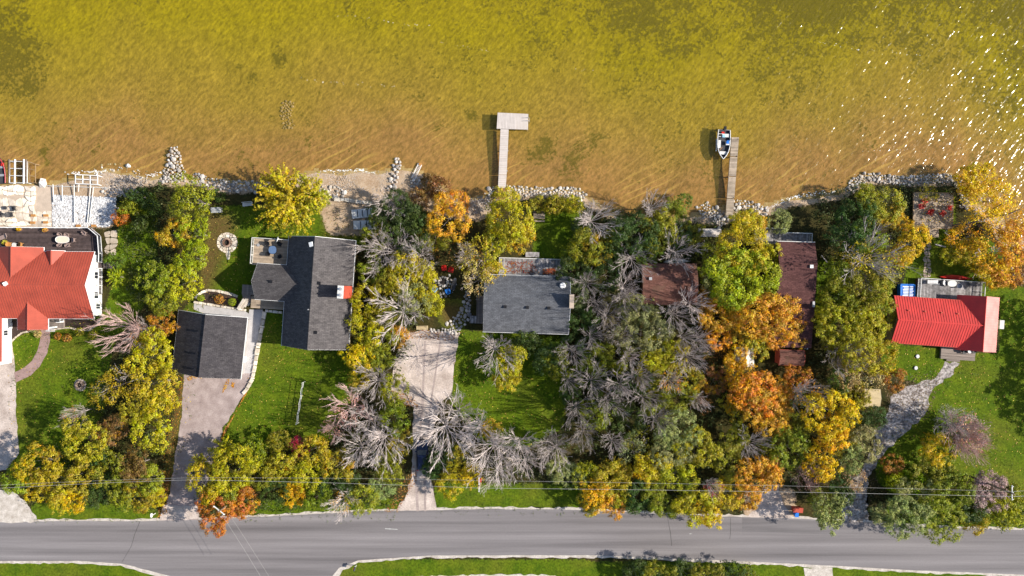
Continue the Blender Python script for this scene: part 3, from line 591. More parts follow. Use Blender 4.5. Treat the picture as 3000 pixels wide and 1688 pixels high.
# lake-side deck of the wing
zd = 2.3; a = f.loc(742, 699, zd); b_ = f.loc(747, 774, zd); dx0, dx1, dy0, dy1 = min(a.x, b_.x) + .1, -hx + .35, wy1 - .3, f.loc(800, 700, zd).y
boards(o, dx0, dx1, dy0, dy1, zd, M['decktan'], 'x', bw=.2); railing(o, [(dx0 + .06, dy0 + .2), (dx0 + .06, dy1 - .06), (dx1, dy1 - .06)], zd, 1.0, M['dirty'], 1.5); DECKZ = zd; DK = (dx0, dx1, dy0, dy1)
q = f.loc(814, 692, 3.4); dish(o, (q.x, dy1 - .1, zd + .9), r_=.45, aim=(-.9, .25, .45)); one('post', M['dirty'], o, (q.x, dy1 + .04, zd / 2 + .5), (.1, .1, zd + 1.0))
boards(o, f.loc(735, 890, .9).x, -hx + .45, f.loc(780, 905, .9).y, wy0 + .35, .9, M['decktan'], 'x', bw=.2)
q = f.loc(709, 850, 1.1); boards(o, q.x, wx + .45, q.y - .7, q.y + .9, 1.1, M['deckgrey'], 'y'); steps(o, (q.x + .7, q.y - .7), 1.3, 4, .2, .32, (0, -1), M['deckgrey'], 1.1)
# ------------------------------------------------ grey cottage in the middle
f = Frame('grey_cottage', 'cottage with a slate grey shingled roof and weathered lake-side deck', 'cottage', (1419,805), (1671,810), (1665,981), (1416,971), 3.0); o = f.o; hx, hy = f.W / 2, f.D / 2; COT = f
ZR = 3.0 + hy * .42
gable(o, -hx, hx, -hy, hy, 3.0, ZR, 'x', M['shinglebl']); gwalls(o, -hx, hx, -hy, hy, 3.0, ZR, 'x', M['greysiding'], .4)
for px, py in ((1480, 896), (1545, 899), (1608, 901)): q = f.loc(px, py, ZR - .2); vent(o, (q.x, -.45, ZR - .24), s=.42, h=.22)
q = f.loc(1669, 867, 5.6); ch = MB().box((hx + .12, .75, 2.95), (.62, 2.1, 5.9)).build('chimney', M['tansiding'], o); one('chimney_cap', M['sandcon'], ch, (hx + .12, .75, 5.95), (.7, 2.2, .1))
q = f.loc(1649, 837, 3.9); dish(o, (q.x, q.y, 3.35), r_=.5, aim=(.15, -.1, .95))
for x in (-4.5, 0, 4.2): window(o, (x, hy - .38, 1.7), 1.6, 1.2, 'y+'); window(o, (x, -hy + .38, 1.6), 1.3, 1.1, 'y-')
zd = .75; a = f.loc(1462, 756, zd); b_ = f.loc(1655, 758, zd); boards(o, a.x, b_.x, hy - .4, a.y, zd, M['deckold'], 'y', bw=.24); one('deck_edge', M['dirty'], o, ((a.x + b_.x) / 2, a.y + .06, zd - .02), (b_.x - a.x, .1, .14))
a = f.loc(1540, 738, .4); b_ = f.loc(1580, 738, .4); boards(o, a.x, b_.x, f.loc(1560, 754, .4).y + .02, a.y, .4, M['deckold'], 'x')
zd = .6; a = f.loc(1398, 866, zd); b_ = f.loc(1376, 947, zd); boards(o, a.x, -hx + .38, b_.y, a.y, zd, M['deckgrey'], 'y', bw=.2); boards(o, b_.x, a.x - .01, b_.y, f.loc(1376, 925, zd).y, zd, M['deckold'], 'y', bw=.25)
railing(o, [(a.x + .05, a.y), (a.x + .05, f.loc(1398, 925, zd).y)], zd, .9, M['deckgrey'], 1.4)
# ------------------------------------------------ brown cottage, half under trees
f = Frame('brown_cottage', 'brown-roofed cottage half hidden under bare trees with a canoe beside it', 'cottage', (1880,774), (2040,772), (2042,893), (1880,893), 2.9); o = f.o; hx, hy = f.W / 2, f.D / 2
gable(o, -hx, hx, -hy, hy, 2.9, 2.9 + hy * .3, 'x', M['shinglebr'], trim=M['brownwall']); gwalls(o, -hx, hx, -hy, hy, 2.9, 2.9 + hy * .3, 'x', M['brownwall'], .4)
vent(o, (f.loc(1905, 822, 3.6).x, .9, 3.55), M['grey'], s=.4, h=.3); window(o, (0, hy - .38, 1.6), 1.6, 1.1, 'y+'); window(o, (hx - .38, 0, 1.5), 1.1, 1.0, 'x+')
# ------------------------------------------------ long plum-brown house
f = Frame('long_brown_house', 'long house with a plum-brown shingled roof partly under the orange maples', 'house', (2264,709), (2389,709), (2377,1019), (2281,1019), 3.1); o = f.o; f.W = 6.0; hx, hy = f.W / 2, f.D / 2; o.rotation_euler = (0, 0, -.03); f.a = -.03; f.m = Matrix.Rotation(.03, 3, 'Z')
yr = f.loc(2330, 774, 4.4).y
for q in (((hx, hy, 3.1), (-hx, hy, 3.1), (-hx, yr, 4.3), (hx, yr, 4.3)), ((-hx, -hy, 2.9), (hx, -hy, 2.9), (hx, yr, 4.3), (-hx, yr, 4.3))): roof_slope(*q).build('roof_slope', M['shinglepl'], o)
MB().tube([(-hx, yr, 4.31), (hx, yr, 4.31)], .08, 6).build('ridge_cap', M['shinglepl'], o)
MB().extr([(-hx + .3, -hy + .3, 0), (-hx + .3, hy - .3, 0), (-hx + .3, hy - .3, 3.0), (-hx + .3, yr, 4.1), (-hx + .3, -hy + .3, 2.75)], (2 * hx - .6, 0, 0)).build('wall', M['brownwall'], o)
one('gutter', M['dirty'], o, (0, hy + .05, 3.05), (2 * hx, .1, .12)); vent(o, (hx - 1.0, yr - .3, 4.22), M['white'], s=.45, h=.25); one('roof_vent', M['grey'], o, (hx - .25, yr - 6.2, 3.75), (.35, .9, .25))
for y in (-8, -3, 2): window(o, (hx - .28, y, 1.6), 1.2, 1.1, 'x+')
zd = .8; a = f.loc(2209, 691, zd); b_ = f.loc(2372, 691, zd); boards(o, a.x, b_.x, hy - .3, f.loc(2330, 684, zd).y, zd, M['deckold'], 'y', bw=.26); q = f.loc(2293, 671, zd); boards(o, a.x, q.x, f.loc(2330, 684, zd).y + .02, q.y, zd, M['deckold'], 'y', bw=.26)
railing(o, [(a.x, q.y), (q.x, q.y), (q.x, f.loc(2330, 684, zd).y), (b_.x, f.loc(2330, 684, zd).y), (b_.x, hy - .3)], zd, .95, M['dirty'], 1.6)
# ------------------------------------------------ bright red-roofed house on the right
f = Frame('red_roofed_house', 'house with a bright red ribbed metal roof and grey lake-side deck', 'house', (2622.5,870), (2890,882), (2878,1026), (2608,1001), 2.7); o = f.o; hx, hy = f.W / 2, f.D / 2; RM = M['redmetal2']
ZE = 2.7; ZR = ZE + hy * .44
rx = f.loc(2886, 930, ZR + .12).x
gable(o, -hx, rx, -hy, hy, ZE, ZR, 'x', RM, trim=M['redpaint'], ribmat=RM); gwalls(o, -hx, rx, -hy, hy, ZE, ZR, 'x', M['tansiding'], .4)
a = f.loc(2933, 873, ZE); b_ = f.loc(2916, 1032, ZE); n_ = f.loc(2888, 869, ZE); ex = (a.x + b_.x) / 2; yt = a.y; yb = b_.y
zr2 = ZR + .12; half = ex - rx; wl = half * .98
EM = M['glarered']  # east slope: sun glare carried by the paler colour
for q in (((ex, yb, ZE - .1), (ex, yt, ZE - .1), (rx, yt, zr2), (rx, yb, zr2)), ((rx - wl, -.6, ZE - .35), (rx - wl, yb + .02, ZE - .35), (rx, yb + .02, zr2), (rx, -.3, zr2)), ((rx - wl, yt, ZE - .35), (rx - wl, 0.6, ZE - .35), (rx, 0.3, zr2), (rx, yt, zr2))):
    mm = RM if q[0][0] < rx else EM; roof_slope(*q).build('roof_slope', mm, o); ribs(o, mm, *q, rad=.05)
MB().tube([(rx, yb, zr2), (rx, yt, zr2)], .08, 6).build('ridge_cap', RM, o)
MB().extr([(rx - .1, .3, 0), (ex - .4, .3, 0), (ex - .4, .3, 2.5), (rx, .3, zr2 - .2)], (0, yt - .7, 0)).build('wall', M['tansiding'], o); MB().extr([(rx - .1, yb + .5, 0), (ex - .4, yb + .5, 0), (ex - .4, yb + .5, 2.4), (rx - .1, yb + .5, 2.5)], (0, -yb - .25, 0)).build('wall', M['tansiding'], o)
for k in range(4): q = f.loc(2660 + k * 48, 917 + k * 5, 3.6); vent(o, (q.x, hy * .42, ZE + hy * .58 * .44 - .04), M['redpaint'], s=.2, h=.18)
for x in (-5, -1.5, 2.5): window(o, (x, hy - .38, 1.5), 1.5, 1.1, 'y+'); window(o, (x, -hy + .38, 1.5), 1.3, 1.0, 'y-')
window(o, (-hx + .38, 1.2, 1.5), 1.1, 1.0, 'x-'); door(o, (-hx + .38, -1.2, 0), 'x-'); one('air_conditioner', M['dirty'], o, (f.loc(2932, 951, .9).x, f.loc(2932, 951, .9).y, .6), (.7, 1.4, 1.2))
zd = .8; a = f.loc(2690, 815, zd); b_ = f.loc(2876, 830, zd); boards(o, a.x, b_.x, hy - .3, a.y, zd, M['deckold'], 'y', bw=.26); railing(o, [(a.x, hy), (a.x, a.y), (b_.x, a.y), (b_.x, hy)], zd, .95, M['dirty'], 1.7); RDK = (f, zd)
a = f.loc(2758, 1020, .45); b_ = f.loc(2856, 1058, .45); boards(o, a.x, b_.x, b_.y, -hy + .38, .45, M['deckgrey'], 'x', bw=.2); steps(o, ((a.x + b_.x) / 2 - .6, b_.y), 2.2, 1, .2, .35, (0, -1), M['deckgrey'], .45)
# ------------------------------------------------ sheds
def shed(name, label, cat, nw, ne, se, sw, ze, zr, m, wm, axis='x', trim=None, mono=False):
    f = Frame(name, label, cat, nw, ne, se, sw, ze); hx, hy = f.W / 2, f.D / 2
    gable(f.o, -hx, hx, -hy, hy, ze, zr, axis, m, trim=trim or wm); gwalls(f.o, -hx, hx, -hy, hy, ze, zr, axis, wm, .15); door(f.o, (0, -hy + .13, 0), 'y-', M['dirty'], .9, 1.8); return f
shed('white_shed', 'small white-roofed shed between the two brown roofs', 'shed', (2159,1019), (2206,1016), (2209,1075), (2164,1078), 2.1, 2.35, M['sidingroof'], M['siding'], 'y', M['white'])
shed('red_shed', 'small dark red shed at the road end of the long brown house', 'shed', (2282,1026), (2358,1026), (2354,1073), (2283,1068), 2.2, 2.6, M['shinglebr'], M['redpaint'], 'x')
shed('tan_shed', 'tan-roofed garden shed beside the crushed stone path', 'shed', (2530,1141), (2578,1141), (2579,1193), (2530,1191), 2.3, 2.6, M['tanroof'], M['tansiding'], 'x')
shed('boat_shed', 'long low shed with a pale board roof by the stone shore', 'shed', (2046,671), (2112,671), (2112,693), (2046,693), 1.9, 2.05, M['dockpale'], M['greysiding'], 'x')
# ================================================================== STONES
def rock_mesh(seed, flat=.75):
    r = random.Random(seed); b = bmesh.new(); bmesh.ops.create_icosphere(b, subdivisions=2 if seed % 2 else 1, radius=.5)
    ax = [r.uniform(.75, 1.15) for _ in range(3)]; pl = [(Vector((r.uniform(-1, 1), r.uniform(-1, 1), r.uniform(-.6, 1))).normalized(), r.uniform(.3, .42)) for _ in range(6)]
    for v in b.verts:
        for n, d in pl:
            k = v.co.dot(n) - d
            if k > 0: v.co -= n * k
        v.co = Vector((v.co.x * ax[0], v.co.y * ax[1], v.co.z * ax[2] * flat)) * r.uniform(.94, 1.06)
    me = bpy.data.meshes.new('stone'); b.to_mesh(me); b.free(); me.materials.append(M['stone']); return me
ROCKS = [rock_mesh(i) for i in range(7)]
PALE = [(1.0, .97, .95), (.82, .80, .78), (1.15, 1.12, 1.1), (.66, .63, .60), (.9, .83, .74)]
BROWNS = [(.55, .42, .3), (.65, .5, .35), (.45, .36, .27)]
GREYS = [(.62, .62, .64), (.8, .78, .77), (.5, .5, .52), (.95, .93, .9)]
def rock(parent, x, y, z, s, tint, c0=(0, 0, 0), rr=RND):
    o = bpy.data.objects.new('stone', rr.choice(ROCKS)); link(o, parent); o.location = (x - c0[0], y - c0[1], z - c0[2]); k = rr.uniform(.85, 1.2)
    o.scale = (s * k, s * rr.uniform(.75, 1.1), s * rr.uniform(.7, 1)); o.rotation_euler = (rr.uniform(-.4, .4), rr.uniform(-.4, .4), rr.uniform(0, 6.3)); o.color = (*rr.choice(tint), 1); return o
def rocks(name, label, cat, line, width, n, smin=.35, smax=.8, tint=PALE, heap=.0, group=None, rise=0.0, seed=1):
    """a line of stones along a polyline of photo pixels; heap piles the middle up."""
    rr = random.Random(seed); pts = [P(x, y) for x, y in line]; seg = [(a, b, (b - a).length) for a, b in zip(pts, pts[1:])]; tot = sum(s[2] for s in seg)
    c0 = pts[len(pts) // 2].copy(); c0.z = tz(c0.x, c0.y); t = thing(name, label, cat, c0, 0, group); done = []; tries = 0
    wid = width if callable(width) else (lambda u: width)
    while len(done) < n and tries < n * 40:
        tries += 1; d = rr.uniform(0, tot); acc = 0
        for a, b, l in seg:
            if d <= acc + l: break
            acc += l
        u = (d) / tot; q = a.lerp(b, min(1, (d - acc) / l)); nrm = (b - a).normalized(); nrm = Vector((-nrm.y, nrm.x, 0)); w_ = wid(u) / PXM; off = rr.uniform(-.5, .5) * w_; p = q + nrm * off
        s = rr.uniform(smin, smax) * rr.choice((.75, .9, 1, 1.15))
        if any((p.x - e[0]) ** 2 + (p.y - e[1]) ** 2 < (.40 * (s + e[2])) ** 2 for e in done): continue
        done.append((p.x, p.y, s)); z = tz(p.x, p.y); z = max(z, WATER_Z - .15) if heap else z
        h = heap * (1 - abs(off) / (w_ / 2 + .01)) + rise
        rock(t, p.x, p.y, z + s * .18 + h, s, tint, c0, rr)
        if heap and h > .25:       # the stones that carry the top ones
            pass
    return t
def mound(t, line, width, h, m, c0):
    pass
g = rocks('rock_groin', 'tall heap of pale boulders jutting into the lake left of the bushy shore tree', 'rock groin', [(505,428),(507,470),(505,534)], lambda u: 16 + 62 * u ** .8, 150, .45, .85, PALE, heap=.5, seed=2)
rocks('rock_groin', 'narrow single file line of grey and white stones reaching into the lake', 'rock groin', [(1166,464),(1158,500),(1152,535),(1143,560)], 20, 30, .5, .95, GREYS + PALE, rise=.1, seed=3)
rocks('stone_heap', 'small stone heap at the foot of the old white ladder ramp', 'stone heap', [(1203,540),(1232,530)], 26, 24, .35, .7, PALE, seed=4)
rocks('riprap', 'band of pale riprap stones right of the T-shaped dock steps', 'riprap', [(1484,556),(1540,560),(1620,563),(1690,562),(1712,582)], 27, 130, .4, .85, PALE, seed=5)
rocks('riprap', 'dark shaded stones left of the T-shaped dock steps', 'riprap', [(1443,548),(1440,575),(1444,600)], 24, 30, .4, .8, GREYS, seed=6)
rocks('riprap', 'pale stones heaped left of the grey plank dock', 'riprap', [(2052,625),(2085,610),(2100,630),(2122,658)], 40, 80, .4, .85, PALE, seed=7)
rocks('riprap', 'pale stones heaped right of the grey plank dock', 'riprap', [(2152,602),(2190,600),(2225,615),(2247,625)], 30, 62, .4, .85, PALE, seed=8)
rocks('riprap', 'long curved stone shore wall in front of the patio with red chairs', 'riprap', [(2488,563),(2509,534),(2545,516),(2591,523),(2660,529),(2730,523),(2785,521),(2812,540),(2826,580),(2824,610)], 26, 270, .35, .75, PALE, seed=9)
rocks('riprap', 'rough grey and white stones along the shore left of the spiky yellow tree', 'riprap', [(560,520),(640,543),(690,545),(750,548)], 34, 78, .35, .8, GREYS, seed=10)
rocks('riprap', 'shaded shore stones between the cobble bed and the rock groin', 'riprap', [(300,560),(350,566),(430,572)], 20, 40, .4, .8, GREYS, seed=11)
rocks('sunken_stones', 'brown stones under water off the beach in a rough column', 'sunken stones', [(838,292),(832,330),(840,372)], 34, 46, .35, .6, BROWNS, seed=12)
rocks('stone_path', 'grey rubble stone path curving down to the gravel parking pad', 'stone path', [(1372,855),(1366,890),(1360,925),(1330,955),(1318,966)], lambda u: 12 + 26 * min(1, u * 1.6), 64, .5, .95, GREYS, rise=-.1, seed=13)
rocks('stone_edging', 'pale stone edging along the lake end of the gravel parking pad', 'stone edging', [(1262,968),(1300,968),(1345,976)], 9, 20, .4, .7, PALE, seed=14)
rocks('shore_stones', 'scattered white stones along the shallow edge of the left beach', 'shore stones', [(270,500),(320,490),(380,495),(420,512)], 30, 40, .2, .42, PALE, seed=15)
rocks('shore_stones', 'pale stones behind the beach right of the spiky yellow tree', 'shore stones', [(930,560),(980,562),(1010,572)], 34, 24, .4, 1.0, PALE, seed=16)
for k, (x, y, s) in enumerate([(371,484,1.4), (365,492,.7)]): pass
b_ = P(371, 485); t = thing('boulder', 'lone white boulder in the shallows right of the stored dock frame', 'boulder', (b_.x, b_.y, WATER_Z - .1)); rock(t, 0, 0, .15, 1.3, [(1.3, 1.28, 1.25)])
b_ = P(126, 537); t = thing('boulder', 'big flat white boulder at the head of the boat ramp', 'boulder', (b_.x, b_.y, -.2)); rock(t, 0, 0, .3, 1.9, [(1.3, 1.25, 1.2)])
# ---- cobble bed (white stones nobody could count)
def cobbles(name, px, n, s0, s1, m, zf, seed=1, kind='stuff'):
    rr = random.Random(seed); xs_ = [p[0] for p in px]; ys_ = [p[1] for p in px]; mb = MB(); k = 0
    while k < n:
        x, y = rr.uniform(min(xs_), max(xs_)), rr.uniform(min(ys_), max(ys_))
        if not inpoly(np.array([x]), np.array([y]), px)[0]: continue
        k += 1; p = P(x, y); s = rr.uniform(s0, s1); a = rr.uniform(0, 6.3); z = zf(p.x, p.y); nn = 5
        ring = [(p.x + math.cos(a + i * 1.2566) * s * rr.uniform(.8, 1.1), p.y + math.sin(a + i * 1.2566) * s * rr.uniform(.8, 1.1)) for i in range(nn)]
        mb.prism(ring, z - .03, z + s * .7, taper=.55)
    return mb.build(name, m, kind=kind)
M['cobble'] = mat('white_cobble', (.74, .73, .73), .9, .15, 3, rnd=.5)
M['pebble'] = mat('beach_pebble', (.55, .47, .40), .9, .2, 3, rnd=.6)
cobbles('white_cobbles', [(155,572),(340,580),(338,640),(318,664),(155,664)], 3200, .12, .24, M['cobble'], tz, 1)
cobbles('beach_pebbles', [(280,500),(440,520),(400,560),(300,556)], 700, .06, .16, M['pebble'], tz, 2)
cobbles('beach_pebbles', [(860,505),(1150,498),(1130,560),(960,570),(930,560)], 900, .05, .14, M['pebble'], tz, 3)
cobbles('beach_pebbles', [(1370,580),(1440,572),(1440,615),(1380,630)], 350, .06, .16, M['pebble'], tz, 4)
# ---- flagstones
def flagstones(name, label, cat, px, cell, z, h=.06, tint=((1, 1, 1),), jit=.32, gap=.045, seed=1, kind_=None, z2=None):
    rr = random.Random(seed); pts = [P(*p) for p in px]; c0 = sum(pts, Vector()) / len(pts); c0.z = z; t = thing(name, label, cat, c0)
    x0, x1 = min(p.x for p in pts), max(p.x for p in pts); y0, y1 = min(p.y for p in pts), max(p.y for p in pts); poly = [(p.x, p.y) for p in pts]
    nx_, ny_ = int((x1 - x0) / cell) + 3, int((y1 - y0) / cell) + 3
    gp = {(i, j): Vector((x0 + (i - 1 + rr.uniform(-jit, jit) + .5 * (j % 2) * .6) * cell, y0 + (j - 1 + rr.uniform(-jit, jit)) * cell, 0)) for i in range(nx_ + 1) for j in range(ny_ + 1)}
    for i in range(nx_):
        for j in range(ny_):
            q = [gp[i, j], gp[i + 1, j], gp[i + 1, j + 1], gp[i, j + 1]]; c = sum(q, Vector()) / 4
            if not inpoly(np.array([c.x]), np.array([c.y]), poly)[0]: continue
            mb = MB(); rq = [c + (v - c) * (1 - gap / cell * 2) - c0 for v in q]; zz = rr.uniform(-.012, .012)
            cut = []
            for k in range(4): a, b = rq[k - 1], rq[k]; cut += [b.lerp(rq[k - 1], .16), b.lerp(rq[(k + 1) % 4], .16)]
            mb.prism([(v.x, v.y) for v in cut], -.05, h + zz, taper=.97); o_ = mb.build('flagstone', M['flag'], t); o_.color = (*rr.choice(tint), 1)
    return t
WARM = ((1.1, 1.1, 1.1), (1.2, 1.15, 1.1), (.95, .92, .9), (1.3, 1.25, 1.2)); WHT = ((1.45, 1.5, 1.5), (1.3, 1.3, 1.3), (1.5, 1.5, 1.5))
sheet('patio_bed', [(-30,545),(103,545),(157,548),(157,668),(-30,668)], .012, M['sandcon'], .1)
flagstones('flagstone_patio', 'pale flagstone lower patio with dark chairs beside the cobble bed', 'patio', [(-20,575),(72,575),(85,630),(90,645),(-20,645)], 1.15, .02, .05, WARM, seed=2)
flagstones('boulder_edge', 'white flat boulders along the lake edge of the lower patio', 'boulder edge', [(-20,548),(72,548),(72,574),(-20,574)], .8, .02, .28, WHT, seed=3)
flagstones('boulder_edge', 'white flat boulders along the house edge of the lower patio', 'boulder edge', [(-20,646),(90,646),(90,664),(-20,664)], .75, .02, .25, WHT, seed=4)
flagstones('boulder_edge', 'column of white slabs between the flagstone patio and boat ramp', 'boulder edge', [(74,552),(102,552),(92,648),(84,648)], .8, .02, .2, WHT, seed=5)
flagstones('stone_paving', 'paving of pale stones around the orange timber blocks', 'paving', [(96,618),(155,614),(153,664),(92,664)], .8, .02, .05, WARM, seed=6)
flagstones('stone_walk', 'tan stone slab walk at the corner of the dark deck', 'stone walk', [(303,676),(343,684),(343,748),(303,748)], 1.0, .02, .06, ((.9, .85, .8), (.8, .75, .7), (1, .95, .88)), seed=7)
sheet('boat_ramp', [(104,555),(152,558),(157,616),(96,616)], .022, M['sandcon'], .03)
def rowstones(name, label, cat, px, ln=.7, wd=.45, h=.35, tint=WHT, z=0, seed=1, close=False):
    rr = random.Random(seed); pts = [P(*p) for p in px] + ([P(*px[0])] if close else []); c0 = pts[0].copy(); t = thing(name, label, cat, (c0.x, c0.y, z))
    for a, b in zip(pts, pts[1:]):
        d = b - a; L_ = d.length; ang = math.atan2(d.y, d.x); s = 0
        while s < L_ - .1:
            l = min(rr.uniform(.6, 1.4) * ln, L_ - s); c = a + d.normalized() * (s + l / 2) - c0; mb = MB(); hw, hl = wd / 2 * rr.uniform(.8, 1.15), l / 2 - .025
            q = [(-hl, -hw * rr.uniform(.8, 1)), (hl * rr.uniform(.85, 1), -hw), (hl, hw * rr.uniform(.8, 1)), (0, hw * rr.uniform(.95, 1.1)), (-hl * rr.uniform(.85, 1), hw)]
            mb.prism([(c.x + math.cos(ang) * u - math.sin(ang) * v, c.y + math.sin(ang) * u + math.cos(ang) * v) for u, v in q], 0, h * rr.uniform(.8, 1.15), taper=.93); o_ = mb.build('stone', M['flag'], t); o_.color = (*rr.choice(tint), 1); s += l
    return t
PW = ((1.25, 1.25, 1.25), (1.1, 1.08, 1.05), (1.35, 1.35, 1.35), (1.0, .98, .95))
sheet('concrete_walk', [(731,907),(770,907),(768,960),(752,1020),(742,1094),(704,1094),(716,1010),(727,935)], .018, M['concrete'], .02)
rowstones('stone_kerb', 'white stone kerb between the concrete walk and the front lawn', 'stone kerb', [(775,912),(768,960),(756,1020),(748,1070),(740,1110),(724,1140),(712,1154)], .95, .6, .3, PW, seed=2)
rowstones('stone_kerb', 'short white stone row in front of the wooden entry porch', 'stone kerb', [(778,910),(800,913),(828,916)], .7, .45, .3, PW, seed=3)
sheet('planting_bed', [(575,868),(592,858),(612,851),(640,853),(675,861),(694,868),(703,885),(716,908),(640,897),(575,886)], .020, M['mulch'], .04)
rowstones('garden_wall', 'curved white stone wall around the upper garden bed by the garage', 'garden wall', [(573,874),(590,858),(610,850),(640,853),(675,861),(697,869)], .75, .42, .35, PW, seed=4)
rowstones('garden_wall', 'low white block wall between the garden bed and garage paving', 'garden wall', [(570,885),(610,891),(650,898),(690,904),(722,909)], .7, .35, .5, PW, seed=5)
sheet('garage_paving', [(569,889),(720,913),(733,922),(728,935),(604,921),(567,906)], .016, M['concrete'], .03)
t = thing('stone_steps', 'grey stone steps climbing from the garage walk to the wing', 'steps', P(718, 885))
for k in range(4): o_ = MB().box((-.35 + k * .42, -.35 + k * .2, .1 + .12 * (3 - k)), (.42, 1.9, .2 + .24 * (3 - k)), (0, 0, -.55)).build('step', M['flag'], t); o_.color = (.85, .85, .87, 1)
rowstones('retaining_wall', 'pale block retaining wall between the sandy seat area and beach', 'retaining wall', [(980,585),(1010,586),(1050,592),(1093,597)], .8, .6, .45, PW, seed=6)
rowstones('bed_edging', 'wavy tan stone edging along the flower bed of the white house', 'edging', [(150,968),(180,962),(205,960),(235,968),(262,968),(285,952),(300,930),(302,920)], .6, .28, .14, ((1, .95, .9), (.9, .85, .8)), seed=7)
rowstones('bed_edging', 'curved tan edging left of the pink concrete walk', 'edging', [(30,1006),(45,990),(65,975),(90,970),(110,968)], .6, .28, .14, ((1, .95, .9), (.9, .85, .8)), seed=8)
sheet('flower_bed', [(146,934),(276,938),(298,930),(284,948),(262,964),(235,964),(205,956),(180,958),(152,962)], .014, M['mulch'], .08)
sheet('flower_bed', [(34,940),(50,940),(52,966),(80,968),(60,974),(40,992),(28,1002),(28,985)], .014, M['mulch'], .08)
# ---- fire pits
def ring_pit(name, label, px, r_out, r_in, pave=True, tint=WARM, seed=1, n_ring=14):
    rr = random.Random(seed); c = P(*px); t = thing(name, label, 'fire pit', c)
    if pave:
        MB().prism([(math.cos(a) * (r_out - .05), math.sin(a) * (r_out - .05)) for a in [2 * math.pi * k / 24 for k in range(24)]], -.02, .03).build('bedding', M['mulch'], t)
        for ri, ro, n in ((r_in + .12, (r_in + r_out) / 2 + .1, 11), ((r_in + r_out) / 2 + .14, r_out, 15)):
            a0 = rr.uniform(0, 1); cuts = [a0 + 2 * math.pi * (k + rr.uniform(-.25, .25)) / n for k in range(n)]; cuts.append(cuts[0] + 2 * math.pi)
            for k in range(n):
                g_ = .05 / ro; a, b = cuts[k] + g_, cuts[k + 1] - g_; q = [(math.cos(x) * rad * w_, math.sin(x) * rad * w_) for rad, xx in ((ro, (a, (a + b) / 2, b)), (ri, (b, (a + b) / 2, a))) for x in xx for w_ in (rr.uniform(.97, 1.02),)]
                o_ = MB().prism(q, -.02, .05 + rr.uniform(0, .02), taper=.98).build('flagstone', M['flag'], t); o_.color = (*rr.choice(tint), 1)
    for k in range(n_ring):
        a = 2 * math.pi * k / n_ring
        if pave: o_ = MB().box((math.cos(a) * r_in * .85, math.sin(a) * r_in * .85, .18), (.26, 2 * math.pi * r_in * .85 / n_ring - .02, .34), (0, 0, a)).build('ring_stone', M['flag'], t); o_.color = (.62, .5, .45, 1)
        else: rock(t, math.cos(a) * r_in, math.sin(a) * r_in, .12, rr.uniform(.42, .62), GREYS + PALE, rr=rr)
    MB().cyl((0, 0, .01), r_in * .72, .06, 16).build('ash_bed', M['char'], t)
    return t
t = ring_pit('fire_pit', 'round flagstone fire pit with a rusty ring on the left lawn of the grey house', (666, 711), 1.68, .72)
MB().loft([[(math.cos(a) * q, math.sin(a) * q, z) for a in [2 * math.pi * k / 20 for k in range(20)]] for q, z in ((.56, .05), (.56, .42), (.46, .42), (.46, .08))], closed=True).build('steel_ring', M['ash'], t)
for q in ([(-.35, -1.7), (.5, -1.72), (.42, -2.3), (-.1, -2.3)], [(-.05, -2.36), (.4, -2.36), (.3, -2.75), (-.02, -2.75)]): o_ = MB().prism(q, -.02, .05).build('flagstone', M['flag'], t); o_.color = (1.1, 1.1, 1.1, 1)
t = ring_pit('fire_pit', 'grey stone fire ring on the dark lawn in front of the white house', (235, 1128), 1.0, .62, True, ((.8, .76, .74), (1, .95, .92), (.7, .66, .65)), 3)
for k in range(5): MB().tube([(math.cos(k * 1.25) * .3, math.sin(k * 1.25) * .3, .08), (0, 0, .32)], .05, 5).build('log', M['barkd'], t)
t = ring_pit('fire_pit', 'rough stone fire ring between the red and blue chairs', (1298, 825), 1.3, .75, False, GREYS, 5, 11)
rocks('stone_floor', 'flat grey stones paving the ground around the rough fire ring', 'stone floor', [(1270,822),(1300,838),(1325,815),(1318,855),(1290,858)], 30, 46, .4, .75, GREYS, rise=-.16, seed=17)
t = ring_pit('fire_pit', 'grey stone fire ring by wooden seats at the right edge', (2950, 800), 1.6, 1.0, False, GREYS, 6, 13)

# ================================================================== DOCKS AND BOATS
def dock_piece(t, corners_px, z, m, across=True, bw=.2, c0=None, name='plank', solo=False):
    q = [P(*p, z) - Vector((c0.x, c0.y, 0)) for p in corners_px]     # nw ne se sw
    e = (q[3] - q[0]) if across else (q[1] - q[0]); n = max(1, round(e.length / bw)); mb = MB()
    for k in range(n):
        if across: a, b, c, d = q[0].lerp(q[3], (k + .04) / n), q[1].lerp(q[2], (k + .04) / n), q[1].lerp(q[2], (k + .96) / n), q[0].lerp(q[3], (k + .96) / n)
        else: a, b, c, d = q[0].lerp(q[1], (k + .04) / n), q[0].lerp(q[1], (k + .96) / n), q[3].lerp(q[2], (k + .96) / n), q[3].lerp(q[2], (k + .04) / n)
        pl = [(v.x, v.y) for v in (a, b, c, d)]
        if solo: MB().prism(pl, z - .06, z + RND.uniform(-.01, .01)).build(name, m, t)
        else: mb.prism(pl, z - .06, z + RND.uniform(-.006, .006))
    if not solo: mb.build(name + 's', m, t, kind='stuff')
    for s0, s1 in ((q[0], q[3]), (q[1], q[2]), (q[0], q[1]), (q[3], q[2])):
        dd = s1 - s0; cc = (s0 + s1) / 2; mid = (q[0] + q[2]) / 2; cc = cc.lerp(mid, .03); one('beam', M['grey'] if m is M['dockpale'] else M['wood'], t, (cc.x, cc.y, z - .16), (dd.length * .97, .08, .18), (0, 0, math.atan2(dd.y, dd.x)))
